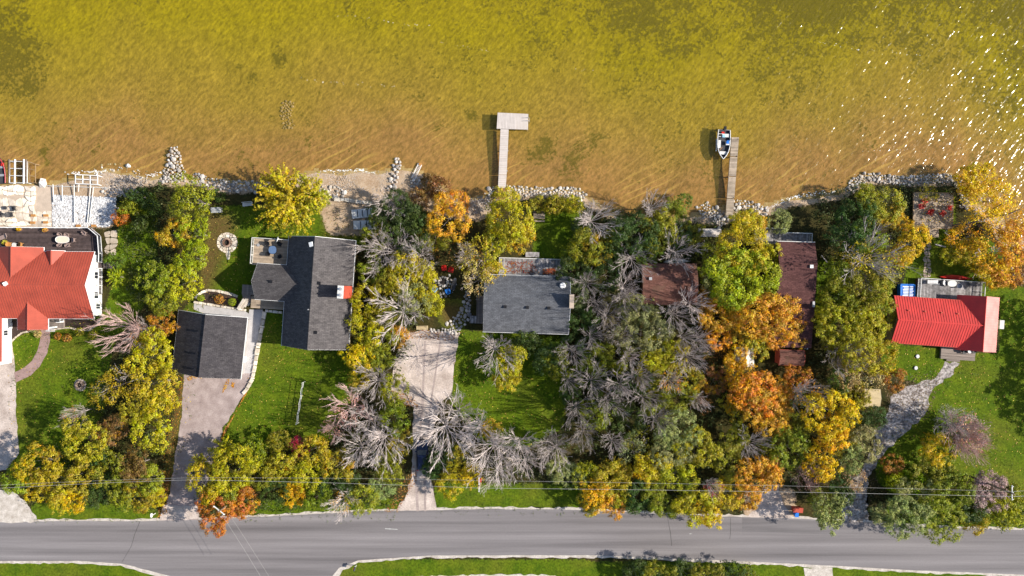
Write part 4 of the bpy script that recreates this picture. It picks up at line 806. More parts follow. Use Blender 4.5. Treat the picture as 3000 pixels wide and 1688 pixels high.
def piles(t, pts, z, c0, m=M['grey']):
    pr = None
    for p in pts:
        v = P(*p, z); zz = tz(v.x, v.y) - .3
        MB().tube([(v.x - c0.x, v.y - c0.y, zz), (v.x - c0.x, v.y - c0.y, z + .02)], .07, 7).build('pile', m, t)
zd = .3; c0 = P(1470, 470); t = thing('dock', 'T-shaped pale boarded dock with reddish steps and a swim ladder', 'dock', (c0.x, c0.y, 0))
dock_piece(t, [(1458,330),(1548,334),(1547,380),(1455,377)], zd, M['dockpale'], False, .24, c0)
dock_piece(t, [(1466.5,378.5),(1490,379),(1484,512),(1461,512)], zd - .01, M['dockpale'], True, .3, c0); dock_piece(t, [(1461,513),(1484,513),(1481,551),(1459,551)], zd - .01, M['dockpale'], True, .3, c0)
dock_piece(t, [(1459,552),(1481,552),(1478,584),(1456,584)], .24, M['rust'], True, .3, c0, 'tread', solo=True)
piles(t, [(1460,332),(1546,336),(1545,378),(1457,375),(1500,333),(1488,440),(1464,440),(1486,500),(1462,500)], zd - .08, c0)
lad = None
for yy in (346, 355): a, b = P(1529, yy, zd) - c0, P(1551, yy, zd) - c0; MB().tube([(a.x, a.y, zd + .03), (b.x - .2, b.y, zd + .35), (b.x, b.y, zd - .1), (b.x, b.y, -1.3)], .035, 6).build('ladder_rail', M['grey'], t)
for k in range(3): a, b = P(1551, 346, zd) - c0, P(1551, 355, zd) - c0; MB().tube([(a.x, a.y, -.3 - k * .3), (b.x, b.y, -.3 - k * .3)], .03, 5).build('ladder_rung', M['grey'], t)
zd = .35; c0 = P(2145, 515); t = thing('dock', 'straight weathered plank dock in four sections beside the moored boat', 'dock', (c0.x, c0.y, 0))
def lerp2(a, b, u): return (a[0] + (b[0] - a[0]) * u, a[1] + (b[1] - a[1]) * u)
NWp, NEp, SWp, SEp = (2143.5,402.5), (2165,402.5), (2126,631), (2147.5,632)
for u0, u1 in ((0, .243), (.25, .497), (.504, .78), (.787, 1)): dock_piece(t, [lerp2(NWp, SWp, u0), lerp2(NEp, SEp, u0), lerp2(NEp, SEp, u1), lerp2(NWp, SWp, u1)], zd + RND.uniform(-.03, .03), M['dockwood'], True, .26, c0)
piles(t, [lerp2(a, b, u) for u in (.02, .24, .5, .77) for a, b in ((NWp, SWp), (NEp, SEp))], zd + .1, c0, M['wood'])
def wire_frame(name, label, cat, nw, ne, se, sw, z, nxb, nyb, m, rad=.05, legs=True):
    q = [P(*p, z) for p in (nw, ne, se, sw)]; c0 = sum(q, Vector()) / 4; c0.z = 0; t = thing(name, label, cat, c0); q = [v - c0 for v in q]
    for i in range(nxb + 1): MB().tube([q[0].lerp(q[1], i / nxb), q[3].lerp(q[2], i / nxb)], rad, 4).build('cross_bar', m, t)
    for j in range(nyb + 1): MB().tube([q[0].lerp(q[3], j / nyb), q[1].lerp(q[2], j / nyb)], rad, 4).build('long_bar', m, t)
    if legs:
        for v in q: g_ = tz(v.x + c0.x, v.y + c0.y); MB().tube([(v.x, v.y, g_ - .1), (v.x, v.y, z)], rad, 4).build('leg', m, t)
    return t
wire_frame('dock_section', 'white metal dock frame standing in the shallows by the cobble bed', 'dock frame', (221,511),(286,515),(286,541),(221,538), .9, 3, 2, M['white'], .07)
wire_frame('dock_section', 'rusty brown dock frame with diagonal brace at the left shore', 'dock frame', (82,474),(104,481),(104,536),(88,534), .5, 1, 3, M['wood'], .06)
wire_frame('boat_lift', 'stored boat lift of long grey beams next to the small red boat', 'boat lift', (28,472),(80,474),(80,536),(28,536), .5, 1, 3, M['dirty'], .07)
def beam(name, label, cat, a, b, za, zb, rad, m, group=None):
    A, B_ = P(*a, za), P(*b, zb); t = MB().tube([A, B_], rad, 5).build(name, m); return tag(t, label, cat, group)
for k, (x, m, l) in enumerate([(44, 'alu', 'bright metal lift beam'), (70, 'alu', 'second bright metal lift beam nearest the brown frame'), (27, 'barkd', 'dark timber beam beside the small boat'), (77, 'barkd', 'dark timber beam against the brown frame')]): beam('lift_beam', l + ' lying on the boat lift', 'beam', (x, 467), (x - 1, 538), .62, .45, .13, M[m], 'beams lying on the boat lift')
for k, (a, b, l) in enumerate([((155,540),(158,592),'short rail pole beside the boat ramp'), ((182,542),(183,588),'rail pole over the stones second from the boat ramp'), ((217,541),(218,652),'long rail pole crossing the middle of the cobble bed'), ((274,548),(262,652),'slanting long rail pole crossing the cobble bed'), ((266,540),(256,652),'thin rail pole beside the slanting pole on the cobble bed'), ((231,541),(230,562),'stub of rail pole behind the white dock frame')]): beam('rail_pole', l, 'rail pole', a, b, .35, .4, .07, M['dirty'], 'boat rail poles over the cobble bed')
beam('cross_pole', 'thin pole lying along the lake edge of the cobble bed', 'pole', (125,544), (320,551), .3, .3, .05, M['dirty'])
beam('plank', 'white plank lying at the right end of the cobble bed', 'plank', (347,609), (337,643), .3, .1, .12, M['white'])
for k, (x, y, l) in enumerate([(100,632,'orange timber block nearest the flagstone patio'), (137,632,'orange timber block on the lake side nearest the cobbles'), (98,653,'orange timber block nearest the dark deck railing'), (136,652,'orange timber block nearest both cobbles and deck'), (232,662,'orange timber block against the deck below the cobbles'), (277,662,'long orange timber block under the deck corner')]):
    p = P(x, y); t = thing('timber_block', l, 'timber block', (p.x, p.y, .03), 0, 'orange timber blocks by the deck'); MB().box((0, 0, .25), (.75, .4, .06)).build('top', M['timber'], t)
    for s in (-.3, .3): MB().box((s, 0, .11), (.08, .36, .22)).build('leg', M['timber'], t)
# ladder ramp
c = P(1219, 502); t = thing('ladder_ramp', 'old white lattice ladder ramp running from stones into the water', 'ramp', (c.x, c.y, 0)); a, b = P(1210, 524) - c, P(1230, 480) - c
dv = (b - a).normalized(); nv = Vector((-dv.y, dv.x, 0)) * .3
for s in (-1, 1): MB().tube([a + nv * s + Vector((0, 0, -.1)), b + nv * s + Vector((0, 0, -.35))], .05, 4).build('rail', M['white'], t)
for k in range(12): q = a.lerp(b, (k + .5) / 12) + Vector((0, 0, -.1 - .25 * k / 12)); MB().tube([q - nv, q + nv], .04, 4).build('rung', M['white'], t)
o_ = MB().box((b.x, b.y, -.3), (.5, .35, .15), (0, 0, 1.1)).build('end_block', M['timber'], t)
# moored boat
def open_boat(name, label, p, rz, L_, Wd, hullm, inm):
    t = thing(name, label, 'boat', p, rz); st = []
    # stations bow (+y) to stern (-y)
    for u in np.linspace(0, 1, 9):
        y = L_ * (.5 - u); w_ = Wd / 2 * min(1, (1 - (1 - min(u / .55, 1)) ** 2.0) ** .8 * (1 if u < .8 else 1 - .08 * (u - .8) / .2)); w_ = max(w_, .02); sh = .62 + .22 * (1 - u) ** 2; k = .0 + .32 * (1 - u) ** 3
        st.append((y, w_, sh, k))
    def ring(y, w_, sh, k, off): return [(-w_ + off, y, sh), (-w_ * .88 + off, y, .25 + k), (-w_ * .5 + off * .5, y, .02 + k), (0, y, -.1 + k + off * .5), (w_ * .5 - off * .5, y, .02 + k), (w_ * .88 - off, y, .25 + k), (w_ - off, y, sh)]
    MB().loft([ring(*s, 0) for s in st]).build('hull', hullm, t)
    MB().loft([[(-max(w_ - .06, .01), y, sh - .01), (-max(w_ * .85 - .06, .01), y, .3 + k * .7), (max(w_ * .85 - .06, .01), y, .3 + k * .7), (max(w_ - .06, .01), y, sh - .01)] for y, w_, sh, k in st]).build('floor', inm, t)
    y, w_, sh, k = st[-1]; MB().extr([(-w_, y, sh - .08), (-w_ * .88, y, .25), (0, y, -.1), (w_ * .88, y, .25), (w_, y, sh - .08)], (0, -.05, 0)).build('transom', hullm, t)
    for s in (-1, 1): MB().tube([(s * w_, y, sh + .02) for y, w_, sh, k in st], .055, 6).build('gunwale', M['white'], t)
    return t, st
p = P(2119.5, 424, WATER_Z + .6); t, st = open_boat('motor_boat', 'open aluminium fishing boat with black outboard moored by the plank dock', (p.x, p.y, WATER_Z + .08), math.pi - .05, 4.75, 2.05, M['alu'], M['darkgrey'])
for y, d, nm, m in ((1.35, .5, 'bow_bench', 'dirty'), (-1.5, .55, 'stern_bench', 'dirty')): one(nm, M[m], t, (0, y, .5), (1.1 if y > 0 else 1.75, d, .1))
one('side_bench', M['dirty'], t, (.66, -.05, .5), (.42, 1.3, .12)); one('console', M['dirty'], t, (-.62, -.25, .55), (.55, .65, .4)); one('seat', M['blue'], t, (-.6, -.32, .82), (.42, .42, .1)); one('backrest', M['blue'], t, (-.6, -.55, .98), (.42, .08, .3))
one('seat', M['paleblue'], t, (.05, -1.38, .64), (.45, .45, .1)); one('battery_box', M['black'], t, (.55, -1.5, .62), (.4, .35, .2)); one('fuel_tank', M['red'], t, (.15, -1.95, .45), (.45, .3, .22)); MB().tube([(.2, .45, .5), (.6, .95, .55)], .04, 5).build('paddle', M['timber'], t)
om = MB(); om.box((-.05, -2.62, .85), (.38, .5, .36)).box((-.05, -2.6, .25), (.16, .24, 1.0)).box((-.05, -2.6, -.35), (.1, .5, .12)); om.build('outboard_motor', M['black'], t); MB().tube([(-.05, -2.4, .85), (.1, -1.95, .9)], .03, 5).build('tiller', M['black'], t)
MB().tube([(1.12, .9, .5), (1.2, -.9, .55)], .045, 6).build('trolling_motor_shaft', M['white'], t); one('motor_head', M['dirty'], t, (1.12, 1.0, .5), (.16, .22, .14))
p = P(3, 500, .2); t, st = open_boat('rowing_boat', 'dark boat with red gunwale on the lift at the left edge', (p.x, p.y, -.1), .06, 4.2, 1.7, M['darkgrey'], M['darkgrey'])
for y in (-.8, .5): one('bench', M['grey'], t, (0, y, .5), (1.3, .35, .08))
one('seat_cushion', M['red'], t, (.5, .9, .6), (.4, .5, .14)); MB().tube([(st_[1] + .02, st_[0], st_[2] + .04) for st_ in st], .05, 5).build('gunwale_stripe', M['red'], t)
def canoe(name, label, p, rz, L_, Wd, m, upside=False):
    t = thing(name, label, 'canoe', p, rz); secs = []
    for u in np.linspace(-1, 1, 13):
        w_ = max(.015, Wd / 2 * (1 - abs(u) ** 2.2)); sh = .34 + .16 * abs(u) ** 3; secs.append([(u * L_ / 2, -w_, sh), (u * L_ / 2, -w_ * .85, .12), (u * L_ / 2, 0, 0), (u * L_ / 2, w_ * .85, .12), (u * L_ / 2, w_, sh)])
    if upside: secs = [[(x, y, .5 - z) for x, y, z in s] for s in secs]
    MB().loft(secs).build('hull', m, t, smooth=True)
    for s in (0, 4): MB().tube([q[s] for q in secs], .03, 5).build('gunwale', M['white'] if m is M['white'] else M['redpaint'], t)
    if not upside:
        for x in (-.9, .9): one('seat', M['wood'], t, (x, 0, .3), (.25, Wd * .75, .04))
    else: MB().tube([q[2] for q in secs], .03, 5).build('keel', m, t)
    return t
p = P(2796, 814); canoe('canoe', 'upturned red canoe lying along the deck of the red-roofed house', (p.x, p.y, .02), -.06, 5.2, .85, M['red'], True)
p = P(1982, 767); canoe('canoe', 'upturned white canoe lying behind the brown-roofed cottage', (p.x, p.y, .02), .03, 4.2, .8, M['white'], True)
# ================================================================== FURNITURE AND SMALL THINGS
def lawn_chair(label, px, z, rz, m, group=None, name='chair', fan=True):
    p = P(*px, z); t = thing(name, label, 'chair', (p.x, p.y, z), rz, group)       # faces +y
    for k in range(4): MB().box((0, .28 - k * .15, .36 - k * .03), (.56, .13, .03), (.18, 0, 0)).build('seat_slat', m, t)
    for k in range(5): MB().box((-.22 + k * .11, -.36, .66 - abs(k - 2) * .03), (.095, .03, .72 - abs(k - 2) * .05), (.42, 0, (k - 2) * .04)).build('back_slat', m, t)
    for s in (-1, 1):
        MB().box((s * .34, .02, .56), (.13, .72, .03)).build('armrest', m, t); MB().box((s * .33, .32, .27), (.07, .07, .55)).build('leg', m, t); MB().box((s * .3, -.3, .2), (.06, .5, .08), (-.35, 0, 0)).build('leg', m, t)
    return t
def arm_chair(label, px, z, rz, m, group=None, cat='chair'):
    p = P(*px, z); t = thing('armchair', label, cat, (p.x, p.y, z), rz, group); r = MB()
    MB().box((0, .02, .42), (.56, .56, .1)).build('seat', m, t)
    secs = []
    for a in np.linspace(-.25, math.pi + .25, 9): secs.append([(math.cos(a) * .36, -math.sin(a) * .34 , .42), (math.cos(a) * .40, -math.sin(a) * .38, .66 + .22 * max(0, math.sin(a))), (math.cos(a) * .34, -math.sin(a) * .32, .66 + .22 * max(0, math.sin(a))), (math.cos(a) * .30, -math.sin(a) * .28, .42)])
    MB().loft(secs, closed=True, caps=True).build('backrest', m, t)
    for x in (-.25, .25):
        for y in (-.22, .25): MB().box((x, y, .19), (.06, .06, .38)).build('leg', m, t)
    return t
def table(name, label, px, z, rx, ry, h, m, rz=0, rim=None):
    p = P(*px, z); t = thing(name, label, 'table', (p.x, p.y, z), rz); n = 20
    q = [(math.copysign(abs(math.cos(a)) ** .8, math.cos(a)) * rx, math.copysign(abs(math.sin(a)) ** .8, math.sin(a)) * ry) for a in [2 * math.pi * k / n for k in range(n)]]
    MB().prism(q, h - .05, h).build('tabletop', m, t)
    if rim: MB().tube([(x, y, h) for x, y in q + q[:1]], .035, 5).build('rim', rim, t)
    for sx in (-.6, .6):
        for sy in (-.55, .55): MB().box((sx * rx, sy * ry, h / 2 - .03), (.06, .06, h - .06)).build('leg', m, t)
    return t
def dir_(deg): return math.radians(deg)
WD = 1.1
table('table', 'long oval cream patio table on the dark deck', (191, 703), WD, 1.1, .55, .74, M['cream'], 0, M['white'])
for (x, y), a, l in (((181,689),180,'taupe chair at the lake side of the oval table, nearer the house end'), ((201,690),180,'taupe chair at the lake side of the oval table, nearer the railing corner'), ((180,718),0,'taupe chair tucked at the roof side of the oval table, nearer the planters'), ((203,719),0,'taupe chair at the roof side of the oval table, below the corner one'), ((219,704),90,'taupe chair at the end of the oval table')): arm_chair(l, (x, y), WD, dir_(a), M['taupe'], 'chairs around the oval cream table')
arm_chair('lone taupe chair by the angled corner of the white railing', (251, 684), WD, dir_(160), M['taupe'])
arm_chair('orange wicker armchair beside the yellow potted plant', (33, 717), WD, dir_(-80), M['timber']); arm_chair('orange wicker armchair right of the small white round table', (65, 717), WD, dir_(80), M['timber'])
table('side_table', 'small round white table between two orange wicker armchairs', (47, 718), WD, .34, .34, .5, M['dirty'])
p = P(14, 695, WD); t = thing('lounge_chair', 'brown wicker lounge chair at the left edge of the dark deck', 'lounge chair', (p.x, p.y, WD), dir_(20))
MB().box((-.35, 0, .32), (1.2, .65, .12)).build('seat', M['taupe'], t); MB().box((.5, 0, .52), (.7, .65, .1), (0, -.6, 0)).build('backrest', M['taupe'], t)
for x in (-.85, .2):
    for y in (-.28, .28): MB().box((x, y, .13), (.06, .06, .26)).build('leg', M['taupe'], t)
    MB().box((x + .2, 0, .28), (.08, .7, .06)).build('crossbar', M['taupe'], t)
def fluff(name, m, parent, c, r_, n, s, colr, a=0.0, flat=.8, seed=1, shell=True):
    rr = random.Random(seed); mb = MB()
    for k in range(n):
        d = Vector((rr.gauss(0, 1), rr.gauss(0, 1), rr.gauss(.25, .8))).normalized(); rad = r_ * (rr.uniform(.75, 1.0) if shell else rr.uniform(.2, 1) ** .5); q = Vector(c) + Vector((d.x * rad, d.y * rad, d.z * rad * flat))
        nrm = (d + Vector((rr.gauss(0, .45), rr.gauss(0, .45), rr.gauss(.2, .45)))).normalized(); u = nrm.orthogonal().normalized(); v = nrm.cross(u); an = rr.uniform(0, 6.3); u, v = u * math.cos(an) + v * math.sin(an), v * math.cos(an) - u * math.sin(an); ss = s * rr.uniform(.6, 1.2)
        mb.face([q - u * ss, q - v * ss * .5, q + u * ss, q + v * ss * .5], rr.random())
    o_ = mb.build(name, m, parent); o_.color = (*colr, a); return o_
def planter(label, px, z, colr, seed):
    p = P(*px, z); t = thing('planter', label, 'planter', (p.x, p.y, z)); MB().cyl((0, 0, 0), .24, .42, 12, top=.34).build('pot', M['wicker'], t); fluff('flowers', M['leaf'], t, (0, 0, .6), .42, 110, .11, colr, .0, .7, seed); return t
planter('pot of yellow flowers at the deck railing nearest the left edge', (61, 672), WD, (.55, .34, .03), 1); planter('pot of orange yellow flowers at the deck railing above the oval table', (138, 674), WD, (.5, .25, .04), 2); planter('potted yellow grass plant by the orange roof valley', (21, 711), WD, (.45, .4, .04), 3)
for (x, y), a, l in (((45,612),100,'dark patio chair nearest the boulder ring on the lower patio'), ((36,630),-80,'dark patio chair in the middle of the lower patio'), ((6,628),60,'dark patio chair at the left edge of the lower patio')): lawn_chair(l, (x, y), .09, dir_(a), M['darkgrey'], 'dark chairs on the lower flagstone patio')
table('side_table', 'small dark round side table on the lower patio', (20, 610), .09, .3, .3, .45, M['darkgrey'])
# grey house deck
table('glass_table', 'round blue glass table on the deck of the grey house', (803, 733), DECKZ, .66, .66, .72, M['blueglass'], 0, M['black'])
for (x, y), a, l in (((786,715),200,'black chair at the shaded lake end of the wing deck'), ((822,716),160,'black chair between glass table and satellite dish'), ((789,744),-40,'black chair on the garage side of the glass table, sunlit'), ((822,752),30,'black chair on the deck nearest the wing roof')): arm_chair(l, (x, y), DECKZ, dir_(a), M['black'], 'black chairs around the blue glass table')
p = P(757, 718, DECKZ); t = thing('patio_heater', 'slim pole stand with a round base on the wing deck', 'stand', (p.x, p.y, DECKZ)); MB().cyl((0, 0, 0), .25, .08, 12).build('base', M['grey'], t); MB().cyl((0, 0, .08), .04, 1.3, 6).build('pole', M['grey'], t)
# white boards
def slot_panel(label, q, z, n):
    pp = [P(*v, z) for v in q]; c0 = sum(pp, Vector()) / 4; t = thing('ramp_panel', label, 'ramp panel', (c0.x, c0.y, 0), 0, 'white dock ramp panels'); MB().prism([(v.x - c0.x, v.y - c0.y) for v in pp], z - .12, z).build('board', M['dirty'], t)
    ex = ((pp[1] - pp[0]) + (pp[2] - pp[3])) / 2; ey = ((pp[0] - pp[3]) + (pp[1] - pp[2])) / 2; ang = math.atan2(ey.y, ex.x if False else ey.x)
    for k in range(n): c = ex * ((k + 1.2) / (n + 1.2) - .5); MB().box((c.x, c.y, z + .05), (ey.length * .75, .09, .1), (0, 0, ang)).build('cleat', M['black'], t)
    for s in (-.42, .42): c = ex * s; MB().box((c.x, c.y, (z - .12) / 2), (.12, ey.length * .8, z - .12), (0, 0, ang - math.pi / 2)).build('leg', M['grey'], t)
slot_panel('white slotted dock panel on the sand nearest the lake', [(1029,615),(1090,609),(1092,635),(1032,641)], .45, 3); slot_panel('white slotted dock panel with dark cleats nearest the lawn', [(1035,647),(1108,644),(1109,672),(1036,672)], .45, 3)
p = P(638, 617); t = thing('storage_box', 'grey lidded storage box beside the dense olive shore tree', 'box', (p.x, p.y, 0), .05); MB().box((0, 0, .35), (1.5, .75, .7)).build('body', M['grey'], t); MB().box((0, 0, .735), (1.6, .85, .07), (.06, 0, 0)).build('lid', M['alu'], t)
def bench(name, label, px, rz, L_, m, z=0):
    p = P(*px, z); t = thing(name, label, 'bench', (p.x, p.y, z), rz)
    for k in range(3): MB().box((0, -.18 + k * .18, .45), (L_, .16, .05)).build('plank', m, t)
    for k in range(2): MB().box((0, .36, .62 + k * .2), (L_, .05, .16)).build('back_plank', m, t)
    for s in (-1, 1): MB().box((s * L_ * .42, .05, .22), (.09, .6, .43)).build('leg', m, t)
    return t
bench('bench', 'grey bench half hidden under the spiky yellow tree', (728, 600), .1, 1.6, M['dirty']); bench('bench', 'plain wooden bench at the top of the gravel parking pad', (1238, 961), 0.02, 1.9, M['tanroof'])
# picnic table
p = P(1579, 635); t = thing('picnic_table', 'pale wooden picnic table on the sunlit grass by the riprap', 'picnic table', (p.x, p.y, 0), -.02)
for k in range(5): MB().box((0, -.34 + k * .17, .75), (1.85, .155, .045)).build('top_plank', M['decktan'], t)
for y in (-.74, .74):
    MB().box((0, y, .44), (1.85, .26, .045)).build('bench_plank', M['decktan'], t)
for x in (-.65, .65):
    MB().box((x, 0, .42), (.08, 1.6, .09)).build('crossbeam', M['wood'], t)
    for s in (-1, 1): MB().box((x, s * .45, .36), (.09, .09, .85), (s * .5, 0, 0)).build('leg', M['wood'], t)
# fire-ring chairs
lawn_chair('red lawn chair left of its red twin by the rough fire ring', (1302, 787), 0, dir_(190), M['red'], 'red chairs by the fire ring'); lawn_chair('red lawn chair right of its red twin nearest the cottage', (1322, 792), 0, dir_(165), M['red'], 'red chairs by the fire ring')
lawn_chair('pale blue lawn chair beside the fallen red leaves', (1275, 847), 0, dir_(-35), M['paleblue'], 'blue chairs by the fire ring'); lawn_chair('deep blue lawn chair on the road side of the rough fire ring', (1313, 853), 0, dir_(20), M['blue'], 'blue chairs by the fire ring')
bench('bench', 'dark garden bench slanting beside the deep blue lawn chair', (1331, 837), 1.35, 1.5, M['darkgrey'])
# patio with red chairs
c0 = P(2734, 617, .5); t = thing('timber_platform', 'raised tan board platform by the curved stone shore wall', 'platform', (c0.x, c0.y, 0), -.02)
boards(t, -3.15, 3.15, -2.85, 2.85, .5, M['decktan'], 'x', bw=.3)
for y in (-2.9, 2.9): one('edge_beam', M['wood'], t, (0, y, .42), (6.4, .12, .2))
for x in (-3.2, 3.2): one('edge_beam', M['wood'], t, (x, 0, .42), (.12, 5.7, .2))
c0 = P(2733, 679); t = thing('boardwalk', 'short tan boardwalk leading to the red chair platform', 'boardwalk', c0); boards(t, -.78, .78, -.95, .8, .3, M['decktan'], 'x', bw=.28)
for (x, y), a, l in (((2705,590),-60,'red chair nearest the lake on the platform'), ((2694,606),-80,'red chair at the platform edge above the dark shrubs'), ((2721,624),-30,'red chair on the platform between the edge one and the far one'), ((2758,627),40,'red chair on the platform nearest the leaning oak'), ((2778,610),80,'red chair half hidden under orange oak leaves')): lawn_chair(l, (x, y), .5, dir_(a + 180), M['red'], 'red chairs on the tan platform')
flagstones('stepping_path', 'narrow stone path from the boardwalk to the red-roofed house', 'path', [(2711,700),(2730,700),(2724,812),(2704,812)], .6, .01, .04, ((.8, .72, .66), (.7, .62, .58)), seed=9)
for (x, y), a, l in (((2941,829),150,'wooden seat below the fire ring at the right edge'), ((2988,807),-100,'wooden seat right of the fire ring at the right edge'), ((2985,828),-130,'low wooden seat nearest the right edge')): lawn_chair(l, (x, y), 0, dir_(a), M['deckgrey'], 'wooden seats by the right fire ring')
# hot tub like blue frame, deck furniture of the red-roofed house
p = P(2650, 853); t = thing('hot_tub', 'blue rimmed tub with white slatted cover by the red-roofed house', 'tub', (p.x, p.y, 0), -.02)
MB().prism([(x, y) for x, y in [(-1.2, -1.0), (-1.0, -1.15), (1.0, -1.15), (1.2, -1.0), (1.2, 1.0), (1.0, 1.15), (-1.0, 1.15), (-1.2, 1.0)]], 0, .8).build('shell', M['blue'], t)
for k in range(7): MB().box((0.05 + .1 * (k % 2), -.72 + k * .24, .84), (1.7 - .1 * (k % 3), .13, .05)).build('slat', M['white'], t)
MB().tube([(-1.15, 1.0, .85), (1.15, 1.0, .85), (1.15, -1.0, .85), (-1.15, -1.0, .85), (-1.15, 1.0, .85)], .09, 6).build('rim', M['blue'], t)
bench('bench', 'grey storage bench against the lake rail of the weathered deck', (2728, 826), math.pi, 1.7, M['grey'], RDK[1]); table('table', 'pale grey square table on the weathered deck', (2782, 831), RDK[1], .72, .5, .7, M['dirty'])
for (x, y), a, l in (((2760,829),-80,'grey chair left of the pale deck table'), ((2804,838),80,'grey chair right of the pale deck table')): arm_chair(l, (x, y), RDK[1], dir_(a), M['grey'], 'grey chairs on the weathered deck')
for (x, y), l in (((2820,1031),'dark chair on the front deck nearest its steps'), ((2848,1030),'dark chair on the front deck nearest the east roof')): arm_chair(l, (x, y), .45, math.pi, M['darkgrey'], 'dark chairs on the front deck')
table('table', 'little white round table between two dark chairs on the front deck', (2835, 1029), .45, .28, .28, .55, M['white'])
def bin_(name, label, px, m, sc_=1.0):
    p = P(*px); t = thing(name, label, 'bin', (p.x, p.y, 0)); MB().prism([(-.26, -.3), (.26, -.3), (.26, .3), (-.26, .3)], .06, .95, taper=1.2).build('body', m, t); MB().box((0, .02, 1.0), (.66, .78, .08), (.05, 0, 0)).build('lid', m, t)
    for s in (-.24, .24): MB().tube([(s - .04, .3, .12), (s + .04, .3, .12)], .12, 8).build('wheel', M['rubber'], t)
    t.scale = (sc_,) * 3; return t
p = P(2594, 955); t = thing('kayak', 'bright green kayak standing against the tan wall of the red-roofed house', 'kayak', (p.x, p.y, .02), 1.5); secs = []
for u in np.linspace(-1, 1, 11): w_ = max(.02, .34 * (1 - abs(u) ** 2)); secs.append([(u * 1.5, math.cos(a) * w_, .22 + math.sin(a) * w_ * .6) for a in [2 * math.pi * k / 8 for k in range(8)]])
MB().loft(secs, closed=True).build('hull', M['green'], t, smooth=True); MB().cyl((0, 0, .36), .24, .1, 10).build('cockpit', M['black'], t)
p = P(2331, 1489); t = thing('wood_crate', 'red painted box with a sloping lid at the road end of the side driveway', 'box', (p.x, p.y, 0), -.05); MB().box((0, 0, .5), (1.4, .7, 1.0)).build('body', M['redpaint'], t); MB().box((0, 0, 1.05), (1.55, .85, .09), (.15, 0, 0)).build('lid', M['redpaint'], t)
bin_('recycling_bin', 'blue bin standing on the road side of the red box', (2328, 1504), M['blue'], .9)
p = P(2505, 910); t = thing('well_cover', 'white square box glimpsed among yellow olive leaves beside the red-roofed house', 'box', (p.x, p.y, 0), .1); MB().box((0, 0, 2.3), (1.1, 1.0, .3)).build('lid', M['white'], t); MB().box((0, 0, 1.07), (.9, .8, 2.15)).build('body', M['tansiding'], t)
for (x, y), l in (((2687,1044),'round grey septic lid on the grass nearest the front deck'), ((2682,1078),'round grey septic lid on the grass nearest the stone path')): p = P(x, y); t = thing('septic_lid', l, 'lid', p, 0, 'septic lids'); MB().cyl((0, 0, 0), .32, .14, 14).build('rim', M['concrete'], t); MB().cyl((0, 0, .14), .26, .05, 14).build('cover', M['paleblue'] if False else M['grey'], t)
# badminton net
a, b = P(894, 1118), P(876, 1238); t = thing('badminton_net', 'slack white banded net between two poles on the front lawn', 'net', (a + b) / 2); A, B_ = a - (a + b) / 2, b - (a + b) / 2
for v in (A, B_): MB().tube([(v.x, v.y, 0), (v.x, v.y, 1.75)], .04, 6).build('pole', M['white'], t)
for z0, sag in ((1.6, .08), (.95, .05)):
    q = [A.lerp(B_, k / 12) + Vector((.06 * math.sin(k * 1.9), 0, z0 - sag * (1 - (k / 6 - 1) ** 2))) for k in range(13)]; MB().tube(q, .032, 4).build('tape', M['white'], t)
MB().face([A + Vector((0, 0, .95)), B_ + Vector((0, 0, .95)), B_ + Vector((0, 0, .99)), A + Vector((0, 0, .99))]).build('cord', M['dirty'], t)
for k in range(24): pass
# mailboxes
def mailbox(label, px, rz, m):
    p = P(*px); t = thing('mailbox', label, 'mailbox', p, rz); MB().box((0, 0, .55), (.12, .12, 1.1)).build('post', M['dirty'], t); MB().box((0, .05, 1.12), (.1, .7, .1)).build('arm', M['dirty'], t)
    b = MB(); q = [(-.14, 0, 1.17), (.14, 0, 1.17), (.14, 0, 1.34)] + [(math.cos(x) * .14, 0, 1.34 + math.sin(x) * .12) for x in (.6, 1.2, 1.95, 2.55)] + [(-.14, 0, 1.34)]; b.extr([(x, y - .2, z) for x, y, z in q], (0, .6, 0)).build('box', m, t); MB().box((.17, .1, 1.38), (.03, .18, .06)).build('flag', M['red'], t); return t
mailbox('white mailbox on a post beside the mauve driveway mouth', (455, 1504), 0, M['white']); mailbox('dark mailbox on a white post at the grassy road corner', (1044, 1656), 2.9, M['darkgrey'])
# ---- dark blue vehicle
p = P(1239.5, 1331); t = thing('parked_car', 'dark blue sport utility vehicle parked nose to the lake under bare branches', 'car', (p.x, p.y, 0), 0.01)
prof = [(2.40, .92, .45, .62), (2.25, .97, .38, .84), (1.35, .98, .34, .98), (.75, .98, .34, 1.04), (-1.6, .98, .34, 1.04), (-2.25, .96, .38, 1.02), (-2.42, .92, .45, .92)]
MB().loft([[(-w_ * .97, y, lo), (-w_, y, (lo + hi) / 2), (-w_ * .97, y, hi - .06), (-w_ * .9, y, hi), (w_ * .9, y, hi), (w_ * .97, y, hi - .06), (w_, y, (lo + hi) / 2), (w_ * .97, y, lo)] for y, w_, lo, hi in prof], closed=True, caps=True).build('body', M['carpaint'], t)
cab = [(.95, .86, 1.02, 1.03), (.25, .72, 1.02, 1.66), (-.2, .74, 1.02, 1.74), (-1.7, .74, 1.02, 1.72), (-2.05, .72, 1.02, 1.62), (-2.36, .84, 1.02, 1.03)]
MB().loft([[(-w_ * 1.16 if hi > 1.1 else -w_, y, 1.02), (-w_, y, hi - .05), (-w_ * .9, y, hi), (w_ * .9, y, hi), (w_, y, hi - .05), (w_ * 1.16 if hi > 1.1 else w_, y, 1.02)] for y, w_, lo, hi in cab], closed=True, caps=True).build('cabin', M['carpaint'], t)
